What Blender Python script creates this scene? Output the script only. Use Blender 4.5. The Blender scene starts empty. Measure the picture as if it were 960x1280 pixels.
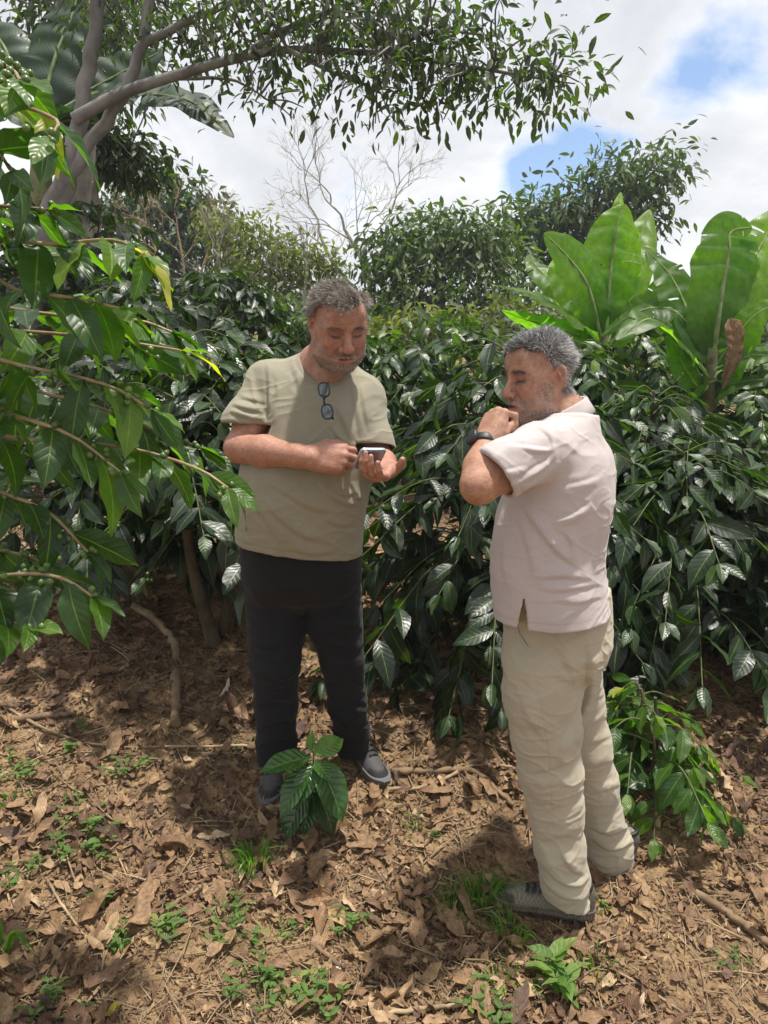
import bpy, math
import numpy as np
from math import sin, cos, pi, radians
import openvdb
SC = bpy.context.scene
DBG = ''
# ------------------------------------------------------------------ camera, world, sun, exposure
PITCH = radians(10.5); FPX = 920.0; CAMZ = 1.6
cam_d = bpy.data.cameras.new('camera'); cam = bpy.data.objects.new('camera', cam_d)
SC.collection.objects.link(cam); SC.camera = cam
cam.location = (0, 0, CAMZ); cam.rotation_euler = (pi/2 - PITCH, 0, 0)
cam_d.sensor_fit = 'VERTICAL'; cam_d.sensor_height = 36.0; cam_d.lens = 36.0*FPX/1280.0
cam_d.clip_start = 0.05; cam_d.clip_end = 2000

SUN_EL, SUN_AZ = radians(80), radians(84)      # azimuth clockwise from +Y
sun_dir = np.array([cos(SUN_EL)*sin(SUN_AZ), cos(SUN_EL)*cos(SUN_AZ), sin(SUN_EL)])
sd = bpy.data.lights.new('sun', 'SUN'); sd.energy = 5.0; sd.angle = radians(2.0); sd.color = (1.0, 0.95, 0.86)
so = bpy.data.objects.new('sun', sd); SC.collection.objects.link(so)
so.rotation_euler = (pi/2 - SUN_EL, 0, pi - SUN_AZ)
SC.view_settings.view_transform = 'Standard'; SC.view_settings.look = 'None'
SC.view_settings.exposure = 0.40; SC.view_settings.gamma = 1.0; SC.view_settings.use_curve_mapping = False
SC.cycles.use_denoising = True
SC.cycles.max_bounces = 6; SC.cycles.diffuse_bounces = 3; SC.cycles.glossy_bounces = 3
SC.cycles.transmission_bounces = 4; SC.cycles.transparent_max_bounces = 8
SC.cycles.sample_clamp_indirect = 6.0

def pxdir(px, py):
    """direction of the photo pixel, for finding where things of the photo stand"""
    u = (px-480)/FPX; v = (640-py)/FPX
    return np.array([u, cos(PITCH)+v*sin(PITCH), -sin(PITCH)+v*cos(PITCH)])
def Y(px, py, y):
    d = pxdir(px, py); return np.array([0, 0, CAMZ]) + d*(y/d[1])

class NT:
    def __init__(s, tree): s.t = tree; s.n = tree.nodes; s.l = tree.links
    def add(s, typ, ins=None, **kw):
        n = s.n.new(typ)
        for k, v in kw.items(): setattr(n, k, v)
        if ins:
            for k, v in ins.items():
                sk = n.inputs[k]
                if isinstance(v, bpy.types.NodeSocket): s.l.new(v, sk)
                elif isinstance(v, bpy.types.Node): s.l.new(v.outputs[0], sk)
                else:
                    if isinstance(v, (tuple, list)) and len(v) == 3 and sk.type == 'RGBA': v = (*v, 1)
                    sk.default_value = v
        return n
    def math(s, op, a, b=0.0, c=0.0, clamp=False):
        n = s.n.new('ShaderNodeMath'); n.operation = op; n.use_clamp = clamp
        for i, v in enumerate((a, b, c)):
            if isinstance(v, bpy.types.NodeSocket): s.l.new(v, n.inputs[i])
            elif isinstance(v, bpy.types.Node): s.l.new(v.outputs[0], n.inputs[i])
            else: n.inputs[i].default_value = v
        return n.outputs[0]
    def vmath(s, op, a, b=(0, 0, 0), out=0):
        n = s.n.new('ShaderNodeVectorMath'); n.operation = op
        for i, v in enumerate((a, b)):
            if isinstance(v, bpy.types.NodeSocket): s.l.new(v, n.inputs[i])
            else: n.inputs[i].default_value = v
        return n.outputs[out]
    def ramp(s, fac, stops, interp='LINEAR'):
        n = s.n.new('ShaderNodeValToRGB'); cr = n.color_ramp; cr.interpolation = interp
        while len(cr.elements) < len(stops): cr.elements.new(0.5)
        for e, (p, c) in zip(cr.elements, stops):
            e.position = p; e.color = (c, c, c, 1) if isinstance(c, (int, float)) else (*c, 1)
        s.l.new(fac, n.inputs[0]); return n.outputs[0]
    def mix(s, fac, a, b, blend='MIX'):
        n = s.n.new('ShaderNodeMix'); n.data_type = 'RGBA'; n.blend_type = blend
        for i, v in ((0, fac), (6, a), (7, b)):
            if isinstance(v, bpy.types.NodeSocket): s.l.new(v, n.inputs[i])
            else: n.inputs[i].default_value = (*v, 1) if isinstance(v, (tuple, list)) and len(v) == 3 else v
        return n.outputs[2]

# sky: Nishita with banks of cloud
world = bpy.data.worlds.new('World'); SC.world = world; world.use_nodes = True
world.node_tree.nodes.clear(); w = NT(world.node_tree)
sky = w.add('ShaderNodeTexSky', sky_type='NISHITA'); sky.sun_disc = False
sky.sun_elevation = SUN_EL; sky.sun_rotation = SUN_AZ; sky.altitude = 900
geo = w.add('ShaderNodeTexCoord').outputs['Generated']
sep = w.add('ShaderNodeSeparateXYZ', {0: geo})
den = w.math('ADD', w.math('MAXIMUM', sep.outputs[2], 0.0), 0.35)
cx = w.math('DIVIDE', sep.outputs[0], den); cy = w.math('DIVIDE', sep.outputs[1], den)
cvec = w.add('ShaderNodeCombineXYZ', {0: cx, 1: cy, 2: 0.0}).outputs[0]
n1 = w.add('ShaderNodeTexNoise', {'Vector': cvec, 'Scale': 3.2, 'Detail': 8.0, 'Roughness': 0.58, 'Distortion': 0.25})
n2 = w.add('ShaderNodeTexNoise', {'Vector': cvec, 'Scale': 1.7, 'Detail': 7.0, 'Roughness': 0.6, 'Distortion': 0.3})
dens = w.math('ADD', n1.outputs[0], 0.20)
for (hx, hy, r, a) in ((690, 245, .10, .38), (728, 205, .07, .28), (655, 225, .05, .22), (905, 62, .085, .44), (850, 110, .06, .25), (590, 12, .08, .13), (770, 150, .07, .12)):
    hd = pxdir(hx, hy); hd /= np.linalg.norm(hd)
    dist = w.vmath('DISTANCE', geo, tuple(hd), out=1)
    g = w.math('SUBTRACT', 1.0, w.math('DIVIDE', dist, r), clamp=True)
    g = w.math('SMOOTH_MIN', g, 0.75, 0.3)
    dens = w.math('SUBTRACT', dens, w.math('MULTIPLY', g, a))
cmask = w.ramp(dens, [(0.36, 0.0), (0.47, 0.55), (0.56, 1.0)])
shade = w.ramp(n2.outputs[0], [(0.32, (6.6, 6.95, 7.5)), (0.5, (8.6, 8.8, 9.2)), (0.64, (11.2, 11.2, 11.2))])
edge = w.ramp(dens, [(0.42, 1.12), (0.62, 0.94), (0.8, 0.88)])
cloud = w.mix(1.0, shade, edge, 'MULTIPLY')
skyb = w.mix(1.0, w.mix(0.12, sky.outputs[0], (7.0, 7.3, 7.8)), (1.25, 1.5, 1.7), 'MULTIPLY')
skyc = w.mix(cmask, skyb, cloud)
bg = w.add('ShaderNodeBackground', {'Color': skyc, 'Strength': 0.082})
w.add('ShaderNodeOutputWorld', {'Surface': bg.outputs[0]})

# ------------------------------------------------------------------ helpers
RNG = np.random.default_rng(7)
def norm(a):
    a = np.asarray(a, float); return a/np.maximum(np.linalg.norm(a, axis=-1, keepdims=True), 1e-9)
def hash3(ix, iy, iz, seed):
    h = (ix.astype(np.int64)*374761393 + iy.astype(np.int64)*668265263 + iz.astype(np.int64)*2147483647 + seed*144665) & 0xffffffff
    h = ((h ^ (h >> 13))*1274126177) & 0xffffffff
    h = (h ^ (h >> 16)) & 0xffff
    return h/65535.0
def vnoise(P, scale=1.0, seed=0):
    P = np.asarray(P, float)*scale
    i = np.floor(P).astype(np.int64); f = P-i; f = f*f*(3-2*f); r = 0
    for dx in (0, 1):
        for dy in (0, 1):
            for dz in (0, 1):
                wgt = (f[..., 0] if dx else 1-f[..., 0])*(f[..., 1] if dy else 1-f[..., 1])*(f[..., 2] if dz else 1-f[..., 2])
                r = r + wgt*hash3(i[..., 0]+dx, i[..., 1]+dy, i[..., 2]+dz, seed)
    return r*2-1
def fbm(P, scale, seed=0, oct=3):
    r = 0; a = 1.0
    for o in range(oct):
        r = r + a*vnoise(P, scale*2**o, seed+o*17); a *= .5
    return r
def sstep(a, b, x):
    t = np.clip((x-a)/(b-a), 0, 1); return t*t*(3-2*t)

ORG = {}      # where each thing's own origin stands
class Geo:
    def __init__(s): s.v = []; s.f = []; s.sz = []; s.uv = []; s.col = []; s.mi = []; s.n = 0
    def add(s, V, F, uv=None, col=None, mi=0):
        V = np.asarray(V, np.float32).reshape(-1, 3); F = np.asarray(F, np.int64)
        s.v.append(V); s.f.append((F+s.n).ravel()); s.sz.append(np.full(len(F), F.shape[1], np.int32)); s.n += len(V)
        s.mi.append(np.full(len(F), mi, np.int32))
        s.uv.append(np.zeros((len(V), 2), np.float32) if uv is None else np.asarray(uv, np.float32).reshape(-1, 2))
        c = np.ones((len(V), 4), np.float32)
        if col is not None: c[:, :3] = np.asarray(col, np.float32)
        s.col.append(c)
    def build(s, name, mats, parent=None, smooth=True):
        me = bpy.data.meshes.new(name)
        V = np.concatenate(s.v); L = np.concatenate(s.f).astype(np.int32); S = np.concatenate(s.sz)
        me.vertices.add(len(V)); me.vertices.foreach_set('co', V.ravel())
        me.loops.add(len(L)); me.loops.foreach_set('vertex_index', L)
        me.polygons.add(len(S)); st = np.concatenate([[0], np.cumsum(S)[:-1]]).astype(np.int32)
        me.polygons.foreach_set('loop_start', st)
        me.polygons.foreach_set('use_smooth', np.full(len(S), smooth))
        me.polygons.foreach_set('material_index', np.concatenate(s.mi))
        U = np.concatenate(s.uv); uvl = me.uv_layers.new(name='UVMap'); uvl.data.foreach_set('uv', U[L].ravel())
        ca = me.color_attributes.new('Col', 'FLOAT_COLOR', 'POINT'); ca.data.foreach_set('color', np.concatenate(s.col).ravel())
        me.update(calc_edges=True); me.validate()
        for m in (mats if isinstance(mats, (list, tuple)) else [mats]): me.materials.append(m)
        o = bpy.data.objects.new(name, me); SC.collection.objects.link(o)
        if parent is not None:
            o.parent = parent; loc = ORG[parent.name]; ORG[o.name] = loc
            me.vertices.foreach_set('co', (V-np.float32(loc)).ravel()); me.update()
        return o

def tag(o, label=None, cat=None, group=None, kind=None):
    if label: o['label'] = label
    if cat: o['category'] = cat
    if group: o['group'] = group
    if kind: o['kind'] = kind
    return o
def thing(name, loc, label, cat, group=None):
    o = bpy.data.objects.new(name, None); SC.collection.objects.link(o)
    o.location = [float(c) for c in loc]; ORG[o.name] = np.array(loc, float); o.empty_display_size = .1
    return tag(o, label, cat, group)

def tube_arrays(pts, rad, ns=8, cap=True):
    pts = np.asarray(pts, float); n = len(pts); rad = np.broadcast_to(np.asarray(rad, float), (n,))
    T = norm(np.gradient(pts, axis=0)); ref = np.array([0, 0, 1.0]) if abs(T[0, 2]) < .9 else np.array([1.0, 0, 0])
    V = []; nn = norm(np.cross(T[0], ref))
    for i in range(n):
        nn = norm(nn - T[i]*np.dot(nn, T[i])); b = np.cross(T[i], nn)
        a = np.arange(ns)*2*pi/ns
        V.append(pts[i]+rad[i]*(np.cos(a)[:, None]*nn+np.sin(a)[:, None]*b))
    V = np.concatenate(V); F = []
    for i in range(n-1):
        for k in range(ns):
            F.append((i*ns+k, i*ns+(k+1) % ns, (i+1)*ns+(k+1) % ns, (i+1)*ns+k))
    uv = np.stack([np.tile(np.arange(ns)/ns, n), np.repeat(np.linspace(0, 1, n), ns)], 1)
    return V, np.array(F), uv
def add_tube(g, pts, rad, ns=8, col=None, mi=0, cap=True):
    V, F, uv = tube_arrays(pts, rad, ns); g.add(V, F, uv, col, mi)
    if cap:
        n = len(pts)
        g.add(V[:ns], np.array([list(range(ns))[::-1]]), None, col, mi); g.add(V[-ns:], np.array([list(range(ns))]), None, col, mi)
def smooth_path(P, n=12):
    """Catmull-Rom through the points"""
    P = np.asarray(P, float)
    if len(P) < 3:
        t = np.linspace(0, 1, n)[:, None]; return P[0]*(1-t)+P[-1]*t
    Q = np.vstack([2*P[0]-P[1], P, 2*P[-1]-P[-2]]); out = []
    per = max(2, int(math.ceil(n/(len(P)-1))))
    for i in range(len(P)-1):
        p0, p1, p2, p3 = Q[i:i+4]
        for t in np.linspace(0, 1, per, endpoint=False):
            out.append(.5*((2*p1)+(-p0+p2)*t+(2*p0-5*p1+4*p2-p3)*t*t+(-p0+3*p1-3*p2+p3)*t**3))
    out.append(P[-1]); return np.array(out)

# ------------------------------------------------------------------ the lie of the land
_yn = np.array([-60, -5, 0, 1.2, 1.75, 2.0, 2.35, 3.1, 4, 6, 9, 15, 30, 60, 200.])
_zn = np.array([-.3, -.05, -.05, -.05, -.04, 0, .11, .35, .62, 1.15, 1.72, 2.4, 3.2, 4.0, 5.0])
_yf = np.linspace(-60, 200, 26001); _zf = np.interp(_yf, _yn, _zn); _k = np.hanning(41); _k /= _k.sum(); _zf = np.convolve(np.pad(_zf, 20, mode='edge'), _k, 'valid')
def gz(x, y, rough=True):
    x = np.asarray(x, float); y = np.asarray(y, float)
    z = np.interp(y, _yf, _zf) - .085*np.clip(x-.5, -12, 0) - .05*np.clip(x-.5, 0, 10)
    if rough:
        P = np.stack([x, y, 0*x], -1)
        z = z + (.014*vnoise(P, 3.1, 5)+.007*vnoise(P, 9.3, 6)+.004*vnoise(P, 27., 8))*np.clip((y-1)*4, 0, 1)
        z = z + .05*vnoise(P, .7, 9)*sstep(3.0, 6, y)
    return z
def G(px, py, lift=0.0):
    d = pxdir(px, py); s = np.linspace(.8, 14, 2600); P = np.array([0, 0, CAMZ])+s[:, None]*d
    below = np.nonzero(P[:, 2] < gz(P[:, 0], P[:, 1], False))[0]
    i = below[0] if len(below) else -1
    p = P[i].copy(); p[2] = gz(p[0], p[1]) + lift; return p
# ------------------------------------------------------------------ materials
def new_mat(name):
    m = bpy.data.materials.new(name); m.use_nodes = True; m.node_tree.nodes.clear(); return m, NT(m.node_tree)
def finish(t, shader, disp=None):
    t.add('ShaderNodeOutputMaterial', {'Surface': shader})
def principled(t, **ins):
    return t.add('ShaderNodeBsdfPrincipled', {k.replace('_', ' '): v for k, v in ins.items()})
def vcol(t): return t.add('ShaderNodeVertexColor', layer_name='Col').outputs[0]
def objco(t): return t.add('ShaderNodeTexCoord').outputs['Object']
def noise(t, vec, scale, detail=4, rough=.55, dist=0.0):
    return t.add('ShaderNodeTexNoise', {'Vector': vec, 'Scale': scale, 'Detail': float(detail), 'Roughness': rough, 'Distortion': dist}).outputs[0]
def bump(t, h, strength, dist): return t.add('ShaderNodeBump', {'Height': h, 'Strength': strength, 'Distance': dist}).outputs[0]

def leaf_mat(name, stops, trans=.3, rough=.35, veins=8.0, vbump=.6, spec=.5, tint=(.30, .42, .05), midrib=(.16, .24, .06), hue_noise=True, dist=.004, vline=.16):
    """stops: colours along the leaf's own tone (vertex colour r)"""
    m, t = new_mat(name); c = t.add('ShaderNodeSeparateColor', {0: vcol(t)})
    base = t.ramp(c.outputs[0], stops)
    uv = t.add('ShaderNodeSeparateXYZ', {0: t.add('ShaderNodeTexCoord').outputs['UV']})
    a = t.math('ABSOLUTE', t.math('SUBTRACT', uv.outputs[0], .5))
    ph = t.math('SUBTRACT', t.math('MULTIPLY', uv.outputs[1], veins), t.math('MULTIPLY', a, veins*.42))
    wv = t.math('ABSOLUTE', t.math('SINE', t.math('MULTIPLY', ph, pi)))
    h = t.math('POWER', wv, .6)
    mid = t.math('SUBTRACT', 1.0, t.math('MULTIPLY', a, 26.0), clamp=True)
    blot = noise(t, objco(t), 23.0, 3)
    if veins:
        ln = t.math('MULTIPLY', t.math('SUBTRACT', 1.0, t.math('MULTIPLY', wv, 6.0), clamp=True), vline)
        base = t.mix(ln, base, midrib)
    base = t.mix(t.math('MULTIPLY', mid, .7), base, midrib)
    base = t.mix(1.0, base, t.ramp(blot, [(.3, .78), (.7, 1.18)]), 'MULTIPLY')
    hh = t.math('SUBTRACT', h, t.math('MULTIPLY', mid, .8))
    nrm = bump(t, hh, vbump, dist)
    p = principled(t, Base_Color=base, Roughness=t.ramp(blot, [(.3, rough*.8), (.7, rough*1.3)]), Normal=nrm)
    p.inputs['Specular IOR Level'].default_value = spec
    tc = t.mix(1.0, base, tuple(x*9 for x in tint), 'MULTIPLY')
    tr = t.add('ShaderNodeBsdfTranslucent', {'Color': tc, 'Normal': nrm})
    mx = t.add('ShaderNodeMixShader', {0: trans, 1: p.outputs[0], 2: tr.outputs[0]})
    finish(t, mx.outputs[0]); return m

M = {}
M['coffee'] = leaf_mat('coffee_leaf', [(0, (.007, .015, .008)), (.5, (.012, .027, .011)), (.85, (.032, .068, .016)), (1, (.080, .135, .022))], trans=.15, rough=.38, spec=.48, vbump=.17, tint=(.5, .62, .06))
M['coffee_near'] = leaf_mat('coffee_leaf_sunlit', [(0, (.015, .036, .013)), (.5, (.028, .066, .016)), (.8, (.060, .118, .018)), (.95, (.11, .16, .022)), (1, (.28, .25, .035))], trans=.36, rough=.38, spec=.42, vbump=.22, tint=(.5, .62, .05))  # coffee leaf again in brighter greens, the sunlight put into its colour
M['seedling'] = leaf_mat('seedling_leaf', [(0, (.014, .042, .016)), (.5, (.030, .085, .018)), (1, (.09, .19, .022))], trans=.2, rough=.25, spec=.65, vbump=.55, tint=(.5, .6, .06))
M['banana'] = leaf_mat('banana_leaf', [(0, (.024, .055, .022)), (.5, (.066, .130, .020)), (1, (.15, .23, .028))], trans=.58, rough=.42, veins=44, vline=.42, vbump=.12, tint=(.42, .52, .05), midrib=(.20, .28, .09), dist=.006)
M['banana_dark'] = leaf_mat('banana_leaf_shaded', [(0, (.012, .030, .018)), (.5, (.022, .052, .022)), (1, (.05, .10, .025))], trans=.2, rough=.55, veins=34, vbump=.12, midrib=(.07, .12, .05), dist=.006)  # banana leaf again in darker greens, the shade put into its colour
M['canopy'] = leaf_mat('tree_leaf', [(0, (.016, .027, .013)), (.6, (.032, .052, .019)), (1, (.070, .105, .028))], trans=.25, rough=.5, veins=0, vbump=.1, tint=(.42, .52, .08))
M['far'] = leaf_mat('far_leaf', [(0, (.020, .034, .016)), (.5, (.040, .066, .024)), (1, (.085, .12, .035))], trans=.2, rough=.6, veins=0, vbump=.1, tint=(.4, .5, .1))
M['olive'] = leaf_mat('olive_leaf', [(0, (.040, .055, .020)), (.5, (.085, .105, .03)), (1, (.15, .165, .045))], trans=.25, rough=.6, veins=0, vbump=.1, tint=(.4, .45, .1))
M['grass'] = leaf_mat('grass_blade', [(0, (.045, .10, .015)), (.6, (.085, .17, .02)), (1, (.22, .24, .06))], trans=.35, rough=.45, veins=0, vbump=.1)
M['weed'] = leaf_mat('weed_leaf', [(0, (.05, .105, .022)), (.6, (.095, .17, .035)), (1, (.20, .25, .07))], trans=.35, rough=.5, veins=5, vbump=.4)

def bark(name, c0, c1, scale=18, moss=None):
    m, t = new_mat(name); o = objco(t)
    st = t.add('ShaderNodeMapping', {'Vector': o, 'Scale': (1, 1, .35)}).outputs[0]
    n = noise(t, st, scale, 6, .65); n2 = noise(t, o, scale*.25, 3)
    c = t.mix(n, c0, c1)
    c = t.mix(1.0, c, t.ramp(n2, [(.35, .6), (.65, 1.25)]), 'MULTIPLY')
    if moss:
        c = t.mix(t.ramp(noise(t, o, 9, 4), [(.5, 0.), (.62, .8)]), c, moss)
    p = principled(t, Base_Color=c, Roughness=.9, Normal=bump(t, n, .7, .01)); finish(t, p.outputs[0]); return m
M['bark'] = bark('grey_bark', (.10, .095, .09), (.27, .262, .25))
M['bark_dark'] = bark('coffee_bark', (.045, .032, .020), (.16, .12, .075), 30, (.07, .08, .03))
M['bark_pale'] = bark('pale_bark', (.22, .20, .17), (.42, .39, .35))
M['stick'] = bark('dead_wood', (.10, .065, .038), (.30, .20, .115), 40)
M['stick_pale'] = bark('dry_stalk', (.22, .15, .085), (.42, .31, .19), 40)
M['twig_green'] = bark('green_twig', (.05, .07, .02), (.13, .15, .05), 40)
M['banana_rib'] = bark('banana_midrib', (.14, .20, .07), (.26, .33, .13), 40)
M['banana_stem'] = bark('banana_stem', (.12, .14, .06), (.27, .28, .14), 8, (.10, .06, .03))

def soil():
    m, t = new_mat('soil_and_crumbs'); o = objco(t)
    n1 = noise(t, o, 2.1, 5, .6); n2 = noise(t, o, 38, 6, .7); n3 = noise(t, o, 9, 5, .65); n4 = noise(t, o, 160, 4, .7)
    c = t.ramp(n3, [(.30, (.085, .048, .026)), (.5, (.20, .125, .065)), (.66, (.31, .205, .105))])
    c = t.mix(t.ramp(n1, [(.42, 0.), (.62, .75)]), c, (.31, .20, .10))
    c = t.mix(1.0, c, t.ramp(n2, [(.3, .45), (.5, .95), (.72, 1.5)]), 'MULTIPLY')
    c = t.mix(1.0, c, t.ramp(n4, [(.3, .6), (.7, 1.35)]), 'MULTIPLY')
    vor = t.add('ShaderNodeTexVoronoi', {'Vector': o, 'Scale': 55.0, 'Randomness': 1.0})
    c = t.mix(t.ramp(noise(t, o, 14, 4), [(.5, 0.), (.66, .55)]), c, t.ramp(vor.outputs[1], [(0, (.10, .05, .028)), (.5, (.30, .19, .10)), (1, (.42, .30, .17))]))
    h = t.math('ADD', t.math('MULTIPLY', n2, .8), t.math('ADD', t.math('MULTIPLY', n4, .4), vor.outputs[0]))
    p = principled(t, Base_Color=c, Roughness=.95, Normal=bump(t, h, .9, .012)); finish(t, p.outputs[0]); return m
M['soil'] = soil()

def litter_mat():
    m, t = new_mat('dry_leaf'); c = t.add('ShaderNodeSeparateColor', {0: vcol(t)}); o = objco(t)
    base = t.ramp(c.outputs[0], [(0, (.050, .028, .018)), (.25, (.115, .058, .033)), (.5, (.222, .128, .063)), (.72, (.35, .228, .122)), (.9, (.48, .345, .215)), (1, (.58, .50, .38))])
    n = noise(t, o, 60, 5, .65)
    base = t.mix(1.0, base, t.ramp(n, [(.3, .55), (.7, 1.35)]), 'MULTIPLY')
    uv = t.add('ShaderNodeSeparateXYZ', {0: t.add('ShaderNodeTexCoord').outputs['UV']})
    a = t.math('ABSOLUTE', t.math('SUBTRACT', uv.outputs[0], .5))
    ph = t.math('SUBTRACT', t.math('MULTIPLY', uv.outputs[1], 8.), t.math('MULTIPLY', a, 5.))
    wv = t.math('ABSOLUTE', t.math('SINE', t.math('MULTIPLY', ph, pi)))
    mid = t.math('SUBTRACT', 1.0, t.math('MULTIPLY', a, 20.0), clamp=True)
    h = t.math('ADD', t.math('SUBTRACT', wv, mid), n)
    nrm = bump(t, h, .35, .003)
    p = principled(t, Base_Color=base, Roughness=.62, Normal=nrm)
    tr = t.add('ShaderNodeBsdfTranslucent', {'Color': base, 'Normal': nrm})
    finish(t, t.add('ShaderNodeMixShader', {0: .12, 1: p.outputs[0], 2: tr.outputs[0]}).outputs[0]); return m
M['litter'] = litter_mat()
M['yellow'] = leaf_mat('yellow_leaf', [(0, (.42, .32, .04)), (1, (.5, .4, .06))], trans=.25, rough=.6, veins=6)

def skin_mat():
    m, t = new_mat('skin'); o = objco(t); c = vcol(t)
    n = noise(t, o, 55, 4); n2 = t.math('ADD', noise(t, o, 420, 3), t.math('MULTIPLY', noise(t, o, 120, 4, .7), 1.2))
    c = t.mix(1.0, c, t.ramp(n, [(.3, (.82, .72, .68)), (.7, (1.12, 1.12, 1.12))]), 'MULTIPLY')
    c = t.mix(1.0, c, t.ramp(noise(t, o, 170, 4, .7), [(.3, .86), (.7, 1.12)]), 'MULTIPLY')
    p = principled(t, Base_Color=c, Roughness=.42, Normal=bump(t, n2, .6, .003))
    p.inputs['Subsurface Weight'].default_value = .12; p.inputs['Subsurface Radius'].default_value = (1, .35, .2); p.inputs['Subsurface Scale'].default_value = .012
    p.inputs['Specular IOR Level'].default_value = .45
    finish(t, p.outputs[0]); return m
M['skin'] = skin_mat()
def hair_mat():
    m, t = new_mat('hair'); p = principled(t, Base_Color=vcol(t), Roughness=.5); finish(t, p.outputs[0]); return m
M['hair'] = hair_mat()
def cloth(name, base, var=.12, weave=900, rough=.85, sheen=.15, slub=None, melange=0.0):
    m, t = new_mat(name); o = objco(t)
    n = noise(t, o, 7, 4); f = noise(t, t.add('ShaderNodeMapping', {'Vector': o, 'Scale': (1, 1, 3.0 if slub else 1)}).outputs[0], weave, 2)
    c = t.mix(1.0, base, t.ramp(n, [(.3, 1-var), (.7, 1+var)]), 'MULTIPLY')
    c = t.mix(1.0, c, vcol(t), 'MULTIPLY')
    if melange: c = t.mix(1.0, c, t.ramp(noise(t, o, 260, 3, .7), [(.3, 1-melange), (.7, 1+melange)]), 'MULTIPLY')
    f2 = noise(t, o, 45, 4, .6)
    h = t.math('ADD', t.math('MULTIPLY', f, .35), t.math('MULTIPLY', f2, 1.0))
    p = principled(t, Base_Color=c, Roughness=rough, Normal=bump(t, h, .35, .003))
    p.inputs['Sheen Weight'].default_value = sheen; p.inputs['Specular IOR Level'].default_value = .25
    finish(t, p.outputs[0]); return m
M['tee'] = cloth('olive_tee', (.262, .240, .178), .05, rough=.7, melange=.05)
M['polo'] = cloth('pink_polo', (.455, .405, .402), .03, slub=True, melange=.07)
M['black_trousers'] = cloth('black_trousers', (.010, .010, .0125), .2, sheen=.06)
M['khaki'] = cloth('khaki_trousers', (.385, .345, .262), .07, melange=.04)
def plain(name, col, rough=.5, metal=0., spec=.5, nz=None, vc=False):
    m, t = new_mat(name); o = objco(t); n = noise(t, o, nz or 120, 4, .6)
    c = t.mix(1.0, col, t.ramp(n, [(.3, .75), (.7, 1.2)]), 'MULTIPLY')
    if vc: c = t.mix(1.0, c, vcol(t), 'MULTIPLY')
    p = principled(t, Base_Color=c, Roughness=rough, Metallic=metal, Normal=bump(t, n, .2, .002)); p.inputs['Specular IOR Level'].default_value = spec
    finish(t, p.outputs[0]); return m
M['shoe_grey'] = plain('grey_shoe_mesh', (.060, .056, .060), .75, nz=420, vc=True)
M['shoe_black'] = plain('black_shoe_trim', (.012, .012, .014), .55)
M['sole_grey'] = plain('grey_sole', (.10, .10, .105), .7, vc=True)
M['shoe_olive'] = plain('olive_shoe_mesh', (.17, .155, .118), .85, nz=420, vc=True)
M['sole_brown'] = plain('dusty_brown_sole', (.12, .098, .078), .9, vc=True)
M['black_rubber'] = plain('black_rubber', (.012, .013, .015), .5)
M['frame_dark'] = plain('dark_spectacle_frame', (.010, .016, .020), .25)
M['phone_back'] = plain('phone_back', (.20, .19, .24), .25, .3)
M['phone_edge'] = plain('phone_edge', (.42, .56, .62), .25, .7)
M['lens_black'] = plain('camera_lens', (.01, .01, .015), .1)
M['berry'] = plain('green_berry', (.085, .145, .03), .35, nz=30, vc=True)
M['blue_cloth'] = plain('pale_blue_cloth', (.42, .52, .62), .7)
def glass():
    m, t = new_mat('spectacle_lens')
    gl = t.add('ShaderNodeBsdfGlossy', {'Color': (.9, .95, 1), 'Roughness': .05}); tr = t.add('ShaderNodeBsdfTransparent', {'Color': (.55, .60, .62)})
    fr = t.add('ShaderNodeFresnel', {'IOR': 1.5})
    finish(t, t.add('ShaderNodeMixShader', {0: t.math('ADD', fr.outputs[0], .06), 1: tr.outputs[0], 2: gl.outputs[0]}).outputs[0]); return m
M['lens'] = glass()

# ------------------------------------------------------------------ ground sheet
def axis(lo, hi, near_lo, near_hi, step):
    mid = np.arange(near_lo, near_hi, step)
    a = []; x = near_lo; s = step
    while x > lo: s *= 1.12; x -= s; a.append(x)
    b = []; x = near_hi; s = step
    while x < hi: b.append(x); s *= 1.12; x += s
    return np.concatenate([a[::-1], mid, b, [hi]])
gx = axis(-150, 150, -2.6, 2.4, .018); gy = axis(-60, 200, 1.2, 4.6, .018)
XX, YY = np.meshgrid(gx, gy); ZZ = gz(XX, YY); nx, ny = len(gx), len(gy)
idx = np.arange(nx*ny).reshape(ny, nx)
g = Geo(); g.add(np.stack([XX, YY, ZZ], -1), np.stack([idx[:-1, :-1], idx[:-1, 1:], idx[1:, 1:], idx[1:, :-1]], -1).reshape(-1, 4))
tag(g.build('ground', M['soil']), 'brown hillside soil under the coffee shrubs', kind='structure')
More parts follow.
